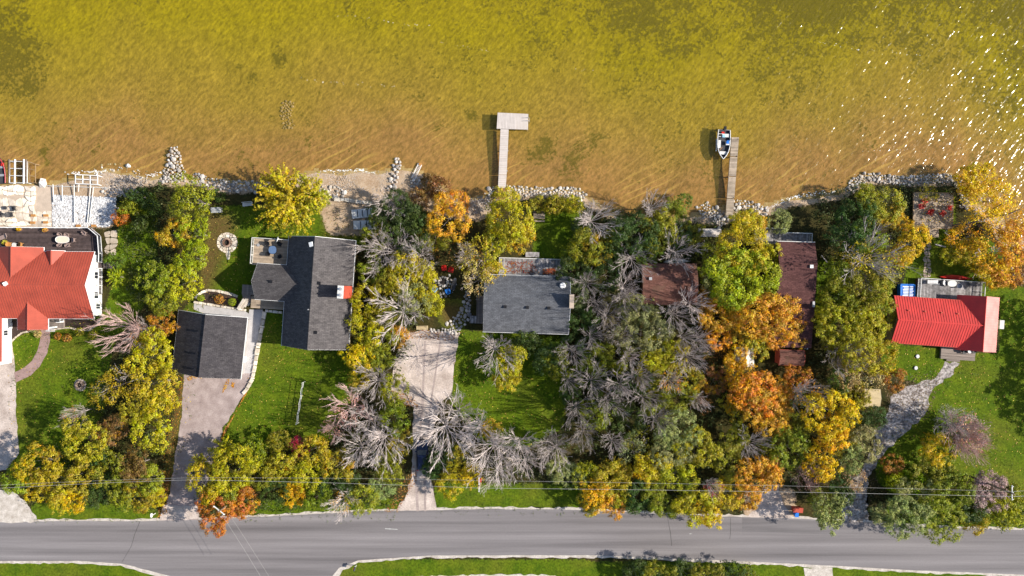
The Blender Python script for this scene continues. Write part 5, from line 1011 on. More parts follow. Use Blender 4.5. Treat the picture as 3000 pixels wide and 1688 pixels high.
MB().face([(-.78, .93, 1.07), (.78, .93, 1.07), (.66, .27, 1.675), (-.66, .27, 1.675)]).build('windscreen', M['glass'], t); MB().face([(.76, -2.34, 1.12), (-.76, -2.34, 1.12), (-.66, -2.07, 1.62), (.66, -2.07, 1.62)]).build('rear_window', M['glass'], t)
for s in (-1, 1):
    for y0, y1 in ((.1, -.75), (-.85, -1.85)): MB().face([(s * .862, y0 + .2 * (y0 > 0), 1.12), (s * .862, y1, 1.12), (s * .765, y1, 1.60), (s * .765, y0, 1.60)]).build('side_window', M['glass'], t)
    MB().box((s * 1.05, .72, 1.1), (.2, .14, .15)).build('wing_mirror', M['carpaint'], t); MB().box((s * .70, 2.36, .74), (.36, .12, .14)).build('headlight', M['lampclear'], t); MB().box((s * .8, -2.40, .86), (.24, .08, .2)).build('tail_light', M['lampred'], t); MB().tube([(s * .66, .0, 1.75), (s * .66, -1.7, 1.78)], .03, 5).build('roof_rail', M['black'], t)
    for y in (1.5, -1.5): wh = MB().tube([(s * .76, y, .36), (s * .99, y, .36)], .36, 16).build('wheel', M['rubber'], t); MB().tube([(s * .985, y, .36), (s * 1.0, y, .36)], .21, 10).build('rim', M['alu'], wh)
MB().box((0, -2.46, .5), (1.7, .12, .22)).build('bumper', M['black'], t); MB().box((0, 2.44, .5), (1.7, .12, .22)).build('bumper', M['black'], t); MB().box((0, -2.46, .72), (.5, .03, .13)).build('number_plate', M['white'], t)
# ---- utility poles and wires
def upole(label, px, h, arm_rz, px_base=None, transformer=False):
    p = P(*px, h); t = thing('utility_pole', label, 'utility pole', (p.x, p.y, 0), arm_rz); MB().tube([(0, 0, -.2), (0, 0, h)], [.17, .11], 8).build('pole', M['pole'], t); MB().box((0, .12, h - .5), (.12, 2.2, .12)).build('crossarm', M['dirty'], t)
    for y in (-.9, .1, 1.0): MB().cyl((0, y + .1, h - .44), .06, .22, 7).build('insulator', M['white'], t)
    if transformer: MB().cyl((.1, .5, h - 1.9), .26, .9, 12).build('transformer', M['redpaint'], t)
    return t
upole('utility pole topped by a reddish drum over the road verge', (1403, 1425), 10.5, 0, transformer=True); upole('utility pole with pale crossarm at the hedge on the right', (2972, 1449), 10.5, 0); upole('utility pole hidden in the rust coloured roadside bush', (640, 1500), 8.8, .9)
def wire(label, pts, z, r_=.03, sag=.5):
    pp = [P(*q, z) for q in pts]; o = []
    for a, b in zip(pp, pp[1:]):
        n = max(6, int((b - a).length / 4))
        for k in range(n): u = k / n; v = a.lerp(b, u); v.z -= sag * 4 * u * (1 - u); o.append(v)
    o.append(pp[-1]); c = MB().tube(o, r_, 4).build('power_line', M['wire']); tag(c, label, 'cable', 'overhead power lines')
wire('thicker overhead wire on the road side along the whole verge', [(-60, 1434), (560, 1406), (1400, 1430), (2970, 1455), (3100, 1457)], 10.2, .022); wire('thinner overhead wire on the lake side along the whole verge', [(-60, 1425), (560, 1400), (1410, 1408), (2970, 1440), (3100, 1442)], 10.3, .015)
wire('left one of two wires crossing the road by the rust bush', [(650, 1508), (770, 1700)], 8.3, .016, .1); wire('right one of two wires crossing the road by the rust bush', [(672, 1508), (795, 1700)], 8.3, .013, .1)
# ---- shore froth, and painted glints on the little waves
def foam_glint(name, lines, seed, n_per=9, wid=.22, k_=1.0):
    rr = random.Random(seed); mb = MB()
    for ln in lines:
        pp = [P(*q) for q in ln]
        for a, b in zip(pp, pp[1:]):
            for k in range(int((b - a).length * n_per)):
                q = a.lerp(b, rr.random()); x, y = q.x + rr.gauss(0, wid), q.y + rr.gauss(0, wid * .6); z = max(WATER_Z, tz(x, y)) + .012; s = rr.uniform(.04, .13) * k_; an = rr.gauss(.1, .4)
                mb.face([(x - math.cos(an) * s * 1.6, y - math.sin(an) * s * 1.6, z), (x + math.sin(an) * s * .6, y - math.cos(an) * s * .6, z), (x + math.cos(an) * s * 1.6, y + math.sin(an) * s * 1.6, z + .01), (x - math.sin(an) * s * .6, y + math.cos(an) * s * .6, z)])
    mb.build(name, M['foam_glint'], kind='stuff')
foam_glint('shore_foam', [[(945,499),(985,497),(1010,499),(1050,496),(1095,507)],[(420,514),(445,512),(470,503)],[(2250,612),(2290,592),(2330,576),(2390,566),(2450,562)],[(190,508),(240,503),(330,498)],[(1430,566),(1480,560)]], 1)
foam_glint('wave_glints', [[(955,46),(1010,44),(1090,50),(1150,62),(1200,70)],[(1200,68),(1280,76)],[(1290,122),(1370,135),(1440,148)],[(2400,120),(2500,140),(2700,160)],[(2650,280),(2800,290),(2960,300)],[(2540,440),(2600,442),(2670,436)],[(1680,200),(1750,205)],[(860,225),(950,240),(1160,250)]], 2, 1.3, .2, .6)  # white flakes put in for small sun glints along the open-water waves
# ================================================================== TREES
def leaf_cloud(name, sprigs, per, spread, size, seed, up=.3):
    """sprigs: list of (centre, outward direction). Many small leaf faces grouped in sprays."""
    rg = np.random.RandomState(seed); C_ = np.array([list(s[0]) for s in sprigs]); Dn = np.array([list(s[1]) for s in sprigs]); n = len(C_) * per
    off = rg.normal(0, spread, (n, 3)) * np.array([1, 1, .7]); c = np.repeat(C_, per, 0) + off; d = np.repeat(Dn, per, 0) * .35 + off / spread * .42 + rg.normal(0, .33, (n, 3)) + np.array([0, 0, up]); d /= np.linalg.norm(d, axis=1)[:, None]
    h = rg.normal(0, 1, (n, 3)); u = np.cross(d, h); u /= np.linalg.norm(u, axis=1)[:, None]; v = np.cross(d, u); s = size * rg.uniform(.6, 1.25, (n, 1))
    V = np.stack([c - u * s, c - v * s * .55 + d * s * .15, c + u * s, c + v * s * .55 + d * s * .15], 1).reshape(-1, 3)
    me = bpy.data.meshes.new(name); me.vertices.add(4 * n); me.vertices.foreach_set('co', V.astype(np.float32).ravel()); me.loops.add(4 * n); me.loops.foreach_set('vertex_index', np.arange(4 * n, dtype=np.int32)); me.polygons.add(n)
    me.polygons.foreach_set('loop_start', np.arange(0, 4 * n, 4, dtype=np.int32)); me.polygons.foreach_set('loop_total', np.full(n, 4, np.int32)); me.update()
    sp = np.repeat(rg.rand(len(C_)), per); a = me.attributes.new('rnd', 'FLOAT', 'FACE'); a.data.foreach_set('value', (sp * .55 + rg.rand(n) * .45).astype(np.float32)); a = me.attributes.new('tone', 'FLOAT', 'FACE'); a.data.foreach_set('value', (np.repeat(rg.rand(len(C_)), per) * .6 + rg.rand(n) * .4).astype(np.float32)); me.materials.append(M['leaf']); return me
def broad(seed, nsp=135, per=30, lobes=10, size=.046, spread=.066, lo=.30, hi=.50, spr=.80):
    r = random.Random(seed); L_ = [(Vector((0, 0, .0)), .5)]
    for k in range(lobes): a = 2 * math.pi * (k + r.uniform(-.4, .4)) / lobes; q = r.uniform(.35, spr); L_.append((Vector((math.cos(a) * q, math.sin(a) * q, r.uniform(-.30, .45))), r.uniform(lo, hi) * .85))
    sp = []; 
    while len(sp) < nsp:
        c, R_ = r.choice(L_); d = Vector((r.gauss(0, 1), r.gauss(0, 1), r.gauss(.35, .8))).normalized(); p = c + d * R_ * r.uniform(.78, 1.05)
        if any((p - c2).length < R2 * .72 for c2, R2 in L_): continue
        sp.append((p, d))
    return leaf_cloud('crown', sp, per, spread, size, seed)
def spiky(seed, arms=46, size=.05):
    r = random.Random(seed); sp = []
    for k in range(arms):
        a = r.uniform(0, 6.283); el = math.asin(r.uniform(.0, .98)); d = Vector((math.cos(a) * math.cos(el), math.sin(a) * math.cos(el), math.sin(el) * .9)); ln = r.uniform(.8, 1.12)
        for t in np.linspace(.25, 1, 9): sp.append((d * (ln * t) + Vector((0, 0, .12 * t * t - .3)), (d + Vector((0, 0, .6))).normalized()))
    return leaf_cloud('crown', sp, 7, .035, size, seed, .5)
def cedar(seed): return broad(seed, 330, 14, 12, .036, .045, .3, .5, .68)
def tube_mesh(name, paths, m):
    mb = MB()
    for pts, rads, n in paths: mb.tube(pts, rads, n, 0.5, cap=False)
    return mb.mesh(name, m)
def skeleton(seed, limbs=7, lean=.0, dens=1.0, spreadk=1.0, fork=.32, up=1.0):
    """trunk + limbs + branches + twigs; total height 1.7, spread radius about 1."""
    r = random.Random(seed); trunk, br = [], []; top = Vector((r.uniform(-.04, .04), r.uniform(-.04, .04), fork * 1.7))
    trunk.append(([Vector((0, 0, -.05)), top * .5, top], [.050, .042, .034], 7))
    def grow(p, d, ln, rad, lvl):
        pts = [p]; rads = [rad]; n = 4 if lvl < 2 else 3; q = p; dd = d.copy()
        for k in range(n): dd = (dd + Vector((r.gauss(0, .055), r.gauss(0, .055), r.gauss(.085 * up, .04)))).normalized(); q = q + dd * ln / n; pts.append(q); rads.append(rad * (1 - .62 * (k + 1) / n))
        (trunk if lvl == 0 else br).append((pts, rads, 5 if lvl == 0 else (4 if lvl == 1 else 3)))
        if lvl >= 3: return
        m = int((11, 6, 0)[lvl] * dens + r.random() * (lvl < 2))
        for k in range(m):
            t = r.uniform(.18, .98); i = min(int(t * n), n - 1); b = pts[i].lerp(pts[i + 1], t * n - i); ax = (pts[i + 1] - pts[i]).normalized(); side = ax.orthogonal().normalized(); side = Matrix.Rotation(r.uniform(0, 6.283), 3, ax) @ side; an = r.uniform(.28, .8) if lvl == 0 else r.uniform(.25, .6)
            nd = (ax * math.cos(an) + side * math.sin(an)).normalized(); nd.z = nd.z * .8 + .12; grow(b, nd.normalized(), ln * (1 - .35 * t) * r.uniform(.38, .62), (.0068, .0046, .0045)[lvl], lvl + 1)
    for k in range(limbs):
        a = 2 * math.pi * (k + r.uniform(-.35, .35)) / limbs; el = r.uniform(.2, 1.0) if k else 1.3; d = Vector((math.cos(a) * math.cos(el) * spreadk, math.sin(a) * math.cos(el) * spreadk, math.sin(el))).normalized()
        grow(top * r.uniform(.75, 1), d, r.uniform(.85, 1.35), .0125, 0)
    return tube_mesh('trunk', trunk, M['bark']), tube_mesh('branches', br, M['bark'])
BIG = [broad(i, 250, 28, 13, .035, .050) for i in (101, 102, 103)]; BROAD = [broad(i) for i in range(1, 7)]; SPIKY = [spiky(21), spiky(22)]; CEDAR = [cedar(31), cedar(32)]; THIN = [broad(41 + i, 105, 12, 8, .045, .085) for i in range(3)]; SHRUB = [broad(51 + i, 140, 14, 6, .058, .08, .35, .55, .6) for i in range(3)]; FEW = [broad(61 + i, 34, 6, 7, .05, .12) for i in range(2)]
SKEL = [skeleton(70 + i, 13 + i % 3, dens=.85, spreadk=(1.0, 1.25, .8, 1.1, .9, 1.15)[i]) for i in range(6)]; CORE = [skeleton(90 + i, 5, dens=.55, fork=.3) for i in range(2)]
COL = dict(Y=(.37,.32,.014), O=(.28,.245,.020), G=(.11,.155,.014), D=(.050,.082,.014), GG=(.235,.245,.085), B=(.25,.30,.010), YE=(.56,.37,.010), OR=(.55,.27,.028), RO=(.36,.15,.024), RD=(.36,.04,.05), BR=(.20,.11,.03), PT=(.42,.31,.12), OY=(.34,.28,.018), OG=(.20,.215,.015), GB=(.24,.21,.14), PK=(.36,.20,.15), PG=(.34,.25,.215))
CN = dict(Y='yellow-green', O='olive', G='green', D='dark green', GG='grey-green', B='bright green', YE='golden yellow', OR='orange', RO='rust coloured', RD='crimson', BR='brown', PT='tan', OY='yellow-olive', OG='olive green', GB='grey-brown', PK='pinkish', PG='pinkish-grey')
MARKS = [('white house', 130, 850), ('dark wooden deck', 180, 700), ('cobble bed', 250, 620), ('rock groin', 505, 480), ('detached garage', 615, 1000), ('grey house', 940, 850), ('flagstone fire pit', 665, 711), ('mauve driveway', 580, 1230), ('front lawn net', 885, 1180), ('white dock panels', 1070, 640), ('T-shaped dock', 1480, 500), ('rough fire ring', 1300, 825), ('gravel parking pad', 1245, 1060), ('parked blue car', 1240, 1330), ('slate-roofed cottage', 1545, 890), ('picnic table', 1580, 635), ('brown-roofed cottage', 1960, 830), ('plank dock', 2140, 560), ('long brown house', 2330, 870), ('white shed', 2183, 1045), ('dark red shed', 2318, 1048), ('tan shed', 2553, 1166), ('stone path', 2610, 1240), ('red-roofed house', 2760, 950), ('chair platform', 2734, 617), ('blue rimmed tub', 2650, 850), ('side driveway', 2260, 1480), ('transformer pole', 1403, 1420), ('left road end', 40, 1480), ('lawn fire ring', 235, 1128), ('mailbox', 455, 1503), ('right-hand utility pole', 2970, 1449), ('right fire ring', 2950, 800), ('south verge', 2330, 1670)]
# x, y, radius in the 2576 px view; kind; colour; how far turned
TREES = """475 500 68 c OG .0|440 588 44 b OY .5|493 588 46 b B .0|488 650 46 b B .05|462 706 46 b Y .05|398 700 48 b OG .2|410 762 46 b OG .15|290 697 26 s B 0|290 655 24 b G 0|408 815 36 b RO .5|385 888 62 b Y .1|318 958 58 w OY .15|262 985 44 w OY .2|392 965 54 b OY .15|402 1015 48 b Y .05|352 1025 46 b OY .2|325 830 66 n PK .0|365 845 40 m RO .4
215 1100 60 b OY .25|290 1075 44 b BR .45|380 1088 54 b Y .15|102 1168 56 b OY .3|55 1192 48 b OG .1|152 1212 46 b OY .2|212 1190 50 b O .2|282 1175 48 b OG .2|342 1172 46 b BR .35|382 1205 40 b O .1|312 1240 42 b OG .1|190 1262 32 b YE .2|352 1252 40 b O .15|250 1240 36 b D .1|190 1040 26 m RO .3|100 1225 38 b Y .25|400 1250 26 b Y .0|150 1260 34 b OY .4|300 1215 36 b D .0|245 1150 40 b D .1
590 1175 62 b Y .2|522 1210 54 b Y .05|560 1128 34 s Y .0|505 1165 28 s Y .0|560 1240 48 b OG .1|545 1292 56 b RO .35|590 1275 36 b RO .4|622 1255 36 b RO .5|640 1140 42 b OG .15|702 1172 46 b OY .4|752 1122 30 b RD .0|790 1135 48 b OY .25|770 1190 46 b Y .2|850 1172 42 b OY .45|692 1232 40 b D .1|742 1240 36 b YE .5|802 1250 40 b OG .1|858 1262 34 m OR .6|912 1250 42 b O .25|980 1178 44 b OG .05|1000 1112 36 b O .4|992 1050 46 b OG .1|660 1195 40 b OG .0|720 1205 34 b Y .2|830 1215 38 b D .0|960 1230 34 b GG .1|880 1215 36 b D .1|700 1110 34 b OG .2
878 1030 50 m PK .3|925 1062 54 n . 0|900 1130 52 n . 0|962 1108 62 n . 0|948 960 48 n . 0|1045 905 46 n . 0|840 1075 36 m PK .3
1002 530 56 b D .0|1032 582 60 b D .1|1128 545 60 b OR .3|1145 505 38 b OR .4|1092 602 40 b OG .45|978 505 42 n . 0|948 600 38 b OG .0|962 625 58 n . 0|992 632 50 n . 0|1056 640 48 n . 0|942 682 40 b OG .1|1012 688 54 b OY .2|1070 722 40 b Y .2|1032 752 50 b GG .15|1010 785 66 n . 0|925 760 46 b Y .15|920 830 50 b Y .15|962 852 40 b OG .1|902 898 42 b YE .1|932 912 38 b OG .1|1002 842 30 b OR .4|962 900 34 b OG .0|985 720 46 b O .2|1060 680 38 b OY .3|968 780 40 b OG .1|1092 770 30 h Y .2|905 940 36 b OY .3|985 980 40 b OG .2|1040 560 34 b D .0|955 545 30 b G .0
1282 555 68 b Y .35|1248 605 46 b OY .4|1305 600 44 b OY .5|1260 500 34 b Y .2|1208 655 58 w OY .4|1200 705 48 w PT .4|1235 690 34 b YE .3|1170 640 30 m PT .3|1398 512 36 h OY .3|1352 512 28 h O .3|1440 515 30 h Y .3
1490 552 58 n . 0|1438 682 42 b D .1|1470 620 50 b OG .15|1500 632 38 b OY .4|1450 742 40 b GG .1|1480 712 46 n . 0|1572 722 46 n . 0|1592 652 50 n . 0|1602 590 58 b D .1|1560 572 40 b D .05|1652 560 44 b OG .1|1692 540 36 b OG .2|1722 502 22 b G .1|1660 602 44 b OG .15|1702 600 40 b D .1|1640 520 38 n . 0|1700 632 46 n . 0|1540 640 40 b D .1|1440 640 34 b OG .1|1525 690 44 b D .0|1545 600 36 b OG .0|1740 590 34 b OG .1|1700 520 26 b OG .1|1470 575 32 b D .0|1625 640 40 b G .0
1868 612 76 b Y .1|1852 690 82 b B .05|1905 690 58 b B .0|1795 642 42 w OG .1|1832 742 46 b B .0|1800 712 48 w GG .1|1790 680 40 b OG .1|1880 560 44 b Y .05|1910 560 26 b YE .5|1965 557 34 b GG .15|1930 640 36 b Y .05
1925 795 74 b OR .4|1802 802 48 b OR .4|1962 772 48 b OR .5|1848 792 42 b OY .6|1812 850 34 b OR .4|1905 862 40 b OY .5|1780 750 30 b OR .4|1880 830 44 b OY .6|1990 800 36 b OR .3|2004 838 34 b OR .35|1955 850 34 b OR .4
1530 795 50 n . 0|1500 762 38 n . 0|1582 750 48 n . 0|1702 792 56 n . 0|1742 765 50 n . 0|1490 850 42 n . 0|1562 852 40 n . 0|1582 902 38 n . 0|1440 885 52 n . 0|1490 962 58 n . 0|1562 972 56 n . 0|1452 1030 50 n . 0|1470 1092 50 n . 0|1532 1012 50 n . 0|1402 1130 46 n . 0|1545 1115 40 n . 0|1622 1005 48 n . 0|1655 1060 48 n . 0|1735 900 52 n . 0|1722 850 42 n . 0|1610 950 46 n . 0|1690 960 40 m OR .3|1760 860 36 n . 0|1430 960 40 n . 0
1622 832 68 b GG .1|1652 882 56 b Y .1|1602 782 50 b GG .05|1462 805 44 b D .1|1402 918 40 b OG .0|1502 902 40 b OG .2|1550 900 44 b OG .1|1470 940 40 b G .1|1600 960 44 b D .1|1700 1000 50 b OG .15|1640 950 44 b O .1|1500 1045 46 b OG .1|1580 1050 48 b D .1|1740 960 40 b O .4|1540 830 40 b GG .1|1700 900 40 b O .3|1430 830 34 b D .0|1480 880 36 b D .0|1550 760 38 b GG .0|1520 980 44 b D .0|1440 1000 34 b D .0|1640 1010 40 b OG .0
1900 985 66 b OR .35|1920 1030 62 b OR .4|1862 955 48 b YE .4|1962 1052 40 b OR .3|2082 1040 66 b YE .15|2092 1085 50 b YE .1|2020 985 48 m OR .5|2005 945 34 b RO .4|1850 1020 40 b OY .5|1760 1010 34 m BR .3|1800 960 36 b BR .5|1850 900 36 b YE .5|1960 990 40 b OR .4
1700 1080 60 b GG .2|1755 1128 58 b OY .1|1682 1140 58 b GG .2|1642 1170 48 b Y .3|1705 1200 48 b Y .1|1530 1200 50 b OY .2|1562 1192 40 b OY .1|1500 1242 44 b YE .3|1540 1270 34 b OR .4|1482 1262 38 b OY .4|1602 1250 42 b D .1|1642 1242 40 b OG .3|1750 1268 50 b Y .2|1782 1290 42 b YE .2|1822 1242 44 b Y .2|1832 1162 48 b OG .2|1902 1198 58 b OR .4|1882 1245 38 b OR .3|1932 1180 38 b OR .3|1992 1128 58 b OG .2|2002 1082 48 b OG .15|2062 1172 46 b YE .1|2030 1202 36 m PK .2|1790 1225 28 m RD .2|1888 1118 40 n . 0|1620 1190 36 b YE .4|1590 1130 44 w GG .3|1480 1195 38 b B .0|1440 1190 36 b GG .0|1670 1270 38 b OG .2|1850 1100 40 b O .3|1560 1250 36 b O .3|1610 1100 40 w OG .1|1720 1265 36 b Y .3|1940 1110 36 b OG .3
1115 1080 82 n . 0|1150 1040 56 n . 0|1245 1130 74 n . 0|1300 1120 56 n . 0|1205 1080 50 n . 0|1250 1190 48 n . 0|1115 1150 40 b D .0|1160 1160 40 b OY .2|1130 1215 40 b OY .3|1180 1195 36 b YE .2|1090 1180 34 b D .1|1230 1080 30 b OY .4|1320 1165 40 n . 0|1380 1120 40 n . 0|1400 1180 36 b GG .0
1245 880 60 n . 0|1285 905 46 b Y .0|1280 945 42 b Y .0|1320 870 40 b D .0|1375 900 40 b D .1|1390 880 30 b G .0
2150 560 58 b D .05|2122 602 48 b D .05|2180 605 44 b OG .2|2192 652 76 m OY .3|2150 640 50 w OY .2|2240 660 48 w OY .3|2292 612 50 b YE .3|2242 542 36 b OY .4|2200 545 30 b O .4|2120 690 46 b OG .1|2270 560 26 b YE .4|2230 510 44 b O .3|2180 500 36 b OG .2|2335 487 26 w OY .3
2482 502 72 w YE .45|2522 562 60 w YE .5|2440 462 42 b YE .4|2502 642 68 w YE .5|2440 642 46 b OY .3|2485 682 34 b YE .4|2540 620 50 b OR .3|2470 450 46 b YE .4|2420 600 46 w YE .4|2530 500 48 w YE .4|2400 640 36 b Y .3
2102 742 48 b OG .1|2172 722 54 b OG .2|2112 820 58 b OY .2|2182 822 60 b OY .35|2162 880 58 b OY .3|2212 900 48 b OY .3|2070 790 36 b Y .1|2125 890 52 n . 0|2180 945 48 w PT .3|2130 945 42 w PT .3|2250 955 34 b RO .3|2230 790 40 b OY .3|2210 750 40 b OG .2|2090 860 40 b O .2|2135 780 44 b OG .1|2110 960 36 b G .1
2152 1050 34 b D .0|2172 1110 46 b GG .1|2142 1150 42 b GG .2|2202 1050 36 c D 0|2160 1000 36 b O .3|2120 1110 40 b OY .2
2425 1085 60 m PK .2|2432 1078 50 w PG .0|2440 1110 40 b PG .0|2390 1060 40 w GB .2|2352 1128 46 b YE .4|2245 1172 28 b RO .0|2482 1228 54 b PG .1|2400 1065 42 n . 0|2447 1112 46 m PK .1|2400 1240 58 b OG .1|2285 1300 60 b GG .0|2362 1305 62 b OG .05|2082 1288 50 b GG .1|2330 1190 46 b OG .1|2440 1285 40 b D .1|2300 1240 46 b GG .0|2260 1215 34 h B .0|2300 1212 34 h B .1|2345 1215 34 h OG .1|2230 1290 40 b GG .0|2120 1245 34 b D .0|2060 1245 34 b OG .2|2540 1295 44 h OY .3|2500 1280 40 h O .3|2560 1255 36 h OG .2|2460 1320 34 h OY .3|2530 1265 34 h Y .3|2150 1210 34 w PT .2|2370 1170 40 b OG .2|2110 1220 30 b D .0|2480 1300 34 h OG .2
725 495 84 s Y .12|700 460 52 s Y .25|780 490 52 s Y .0|690 520 50 s Y .0|745 540 52 s Y .05|800 500 34 h B .0|540 490 22 h D .0
345 490 30 h D .1|320 520 30 h OG .2|380 520 28 h D .0|350 560 30 h D .0|300 545 26 h RO .4|1050 500 36 h BR .2|1100 470 40 h BR .1|1080 455 30 h BR .2
1600 1440 40 b D .0|1660 1447 44 b OG .2|1720 1442 38 b D .1|1780 1449 42 b OG .1|1840 1449 36 b D .0|1640 1462 36 b D .0|1872 1456 28 b OG .0
2520 690 40 b OR .4|2545 590 34 b OR .3|2500 700 36 b YE .4|2560 700 34 h BR .2|2030 700 24 h B .0|2265 650 30 b YE .3
2690 870 60 b OG .2|2650 790 50 b O .2|2720 960 64 b OG .1|2660 1010 50 b OY .2|2750 1060 60 b OG .2|2780 920 60 b OG .1"""
GROUND = """508 750 9.5 ball B|555 753 13 h RO|587 760 10.5 ball B|16 853 12 ball B|175 850 12 h RO|240 842 13 h O|268 848 13 h OG|205 835 12 h O|90 826 12 h GG|100 840 10 h PT|150 846 10 h RO"""
LABS = []; TR = []
def place_tree(x, y, r, k, c, al, seed):
    rr = random.Random(seed); px, py = x * 1.16464, y * 1.16464; rm = r * 1.16464 / PXM; bare = k in 'nm'; low = k == 'h'
    hgt = min(max(rm * (2.3 if bare else (2.25 if px < 700 or 2400 < px < 2580 else 1.9 if px < 1150 or c in ('Y', 'B', 'OR', 'YE', 'PT') or k == 'c' else 1.6)), 2.6), 12.0)
    if bare: hgt = max(hgt, 10.0 if 1650 < px < 2110 and py > 780 else 8.0)
    if k == 'c' and r > 60: hgt = 11.5 if not low else max(.8, rm * .95)
    zc = hgt * (.62 if not bare else .55); p = P(px, py, zc); g_ = max(tz(p.x, p.y), -.5)
    kind = {'n': 'bare_tree', 'm': 'bare_tree', 'h': 'shrub', 'c': 'cedar_tree', 's': 'leafy_tree', 'w': 'leafy_tree', 'b': 'leafy_tree'}[k]
    if k in 'bw' and r < 31: kind = 'shrub'
    t = thing(kind, None, 'shrub' if kind == 'shrub' else 'tree', (p.x, p.y, g_), 0, 'shrubs and bushes' if kind == 'shrub' else ('bare autumn trees' if bare else 'leafy trees between the houses')); rm *= (H - zc) / H
    col_ = [q * rr.uniform(.88, 1.12) for q in COL.get(c, (1, 1, 1))]
    def part(me, nm, sc_, loc=(0, 0, 0), color=None, rot=None):
        o = bpy.data.objects.new(nm, me); link(o, t); o.scale = sc_; o.location = loc; o.rotation_euler = (0, 0, rr.uniform(0, 6.28) if rot is None else rot)
        if color: o.color = color
        return o
    if bare:
        s = rr.choice(SKEL); rot = rr.uniform(0, 6.28); tone = rr.uniform(.68, 1.04) * (.95 if 1650 < px < 2110 else 1); cb = (tone * 1.05, tone, tone * .98, 1) if c != 'PK' else (tone * 1.1, tone * .82, tone * .78, 1)
        rb = rm * (.88 if 1650 < px < 2110 and py > 780 else 1.12); sc_ = (rb, rb, hgt / 1.75); part(s[0], 'trunk', sc_, color=cb, rot=rot); part(s[1], 'branches', sc_, color=cb, rot=rot)['kind'] = 'stuff'
        if k == 'm': part(rr.choice(FEW), 'leaves', (rm * .9, rm * .9, hgt * .35), (0, 0, hgt * .66), (*col_, al))
    elif low:
        part(rr.choice(SHRUB), 'foliage', (rm, rm * rr.uniform(.85, 1.1), hgt * .55), (0, 0, hgt * .42), (*col_, al)); s = rr.choice(CORE); part(s[0], 'stem', (rm * .5, rm * .5, hgt * .35), color=(.5, .4, .35, 1))
    else:
        me = rr.choice({'b': BIG if r >= 56 else BROAD, 's': SPIKY, 'c': CEDAR, 'w': THIN}[k]); hz = (hgt - zc) * .9; nm = 'crown' if kind != 'shrub' else 'foliage'
        part(me, nm, (rm * rr.uniform(.95, 1.08), rm * rr.uniform(.92, 1.05), max(hz * 1.0, rm * .62)), (0, 0, zc), (*col_, al))
        s = rr.choice(CORE); tone = .55 if k != 'w' else 1.0; kk = .72 if k != 'w' else .98; rot = rr.uniform(0, 6.28); part(s[0], 'trunk' if kind != 'shrub' else 'stem', (rm * kk, rm * kk, zc * .92 / 1.5 * (1.1 if k == 'w' else 1)), color=(tone, tone * .95, tone * .9, 1), rot=rot)
        if k == 'w': part(s[1], 'branches', (rm * kk, rm * kk, zc * 1.02 / 1.5), color=(1.05, 1, 1, 1), rot=rot)['kind'] = 'stuff'
    TR.append((t, px, py, r, k, c, kind)); return t
i = 0
for row in TREES.split('\n'):
    for e in row.split('|'):
        a = e.split(); place_tree(float(a[0]), float(a[1]), float(a[2]), a[3], a[4] if a[4] != '.' else 'N', float(a[5]), 1000 + i); i += 1
for e in GROUND.split('|'):
    a = e.split(); px, py = float(a[0]) * 1.16464, float(a[1]) * 1.16464; r_ = float(a[2]) * 1.16464 / PXM; p = P(px, py); t = thing('shrub', None, 'shrub', p, 0, 'garden bed shrubs'); ball = a[3] == 'ball'
    fluff('foliage', M['leaf'], t, (0, 0, r_ * .75), r_, 700 if ball else 320, .07 if ball else .11, COL[a[4]], .3 if a[4] == 'RO' else 0, .95 if ball else .7, i); MB().cyl((0, 0, -.02), .05, r_, 6).build('stem', M['barkd'], t); TR.append((t, px, py, float(a[2]), 'ball' if ball else 'h', a[4], 'shrub')); i += 1
# leaning limbs of the big golden tree by the platform
p = P(2790, 665); t = thing('fallen_limb', 'dark leaning trunk and limbs fanning out under the golden crown by the platform', 'tree', (p.x, p.y, 0)); MB().tube([(-.5, 0, -.1), (.9, .2, 1.6), (2.2, .7, 3.2), (4, 1.9, 5.0)], [.36, .3, .22, .1], 7).build('trunk', M['barkd'], t)
for q in ([(1.2, .3, 1.9), (2.8, 0, 3.2), (4.5, -.9, 4.4), (6.2, -1.2, 5.4)], [(1.8, .5, 2.6), (2.9, 2, 4.4), (4.3, 3.2, 5.8)], [(2.4, -.05, 2.9), (3.2, -1.4, 3.8), (4.4, -2.6, 4.6)], [(3, 1.2, 4), (5, 1.4, 5.4), (6.6, 2.2, 6.2)]): MB().tube(q, [.17, .12, .07, .03][:len(q)], 6).build('limb', M['barkd'], t)
beam('fallen_log', 'bare white trunk leaning beside the long brown house', 'log', (2407, 749), (2444, 793), 1.6, .3, .09, M['bark']); beam('fallen_log', 'pale fallen log on the grass below the spiky yellow tree', 'log', (2740, 716), (2770, 724), .2, .2, .12, M['bark'])
# ---- labels: look first, then the two nearest landmarks, then a rank that can be seen
by = {}
for rec in TR:
    t, px, py, r, k, c, kind = rec; d = sorted((math.hypot(px - mx, (py - my) * 1.1), n) for n, mx, my in MARKS); size = 'large ' if r >= 60 else ('small ' if r < 34 else '')
    if k == 'n': look = 'bare pale-branched tree'
    elif k == 'm': look = f'sparse {CN[c]} leaved tree'
    elif k == 'ball': look = 'clipped bright green ball shrub'
    elif k == 's': look = f'spiky {CN[c]} tree'
    elif k == 'c': look = f'dense {CN[c]} evergreen'
    elif k == 'w': look = f'thin white-limbed {CN[c]} tree'
    else: look = f'{CN[c]} ' + ('bush' if kind == 'shrub' else 'leafy tree')
    base = f'{size if len((look + d[0][1] + d[1][1]).split()) < 8 else str()}{look} between {d[0][1]} and {d[1][1]}' if d[0][0] > 40 else f'{size}{look} beside {d[0][1]}'
    by.setdefault(base, []).append(rec)
ORD = ['', 'second ', 'third ', 'fourth ', 'fifth ', 'sixth ', 'seventh ', 'eighth ', 'ninth ']
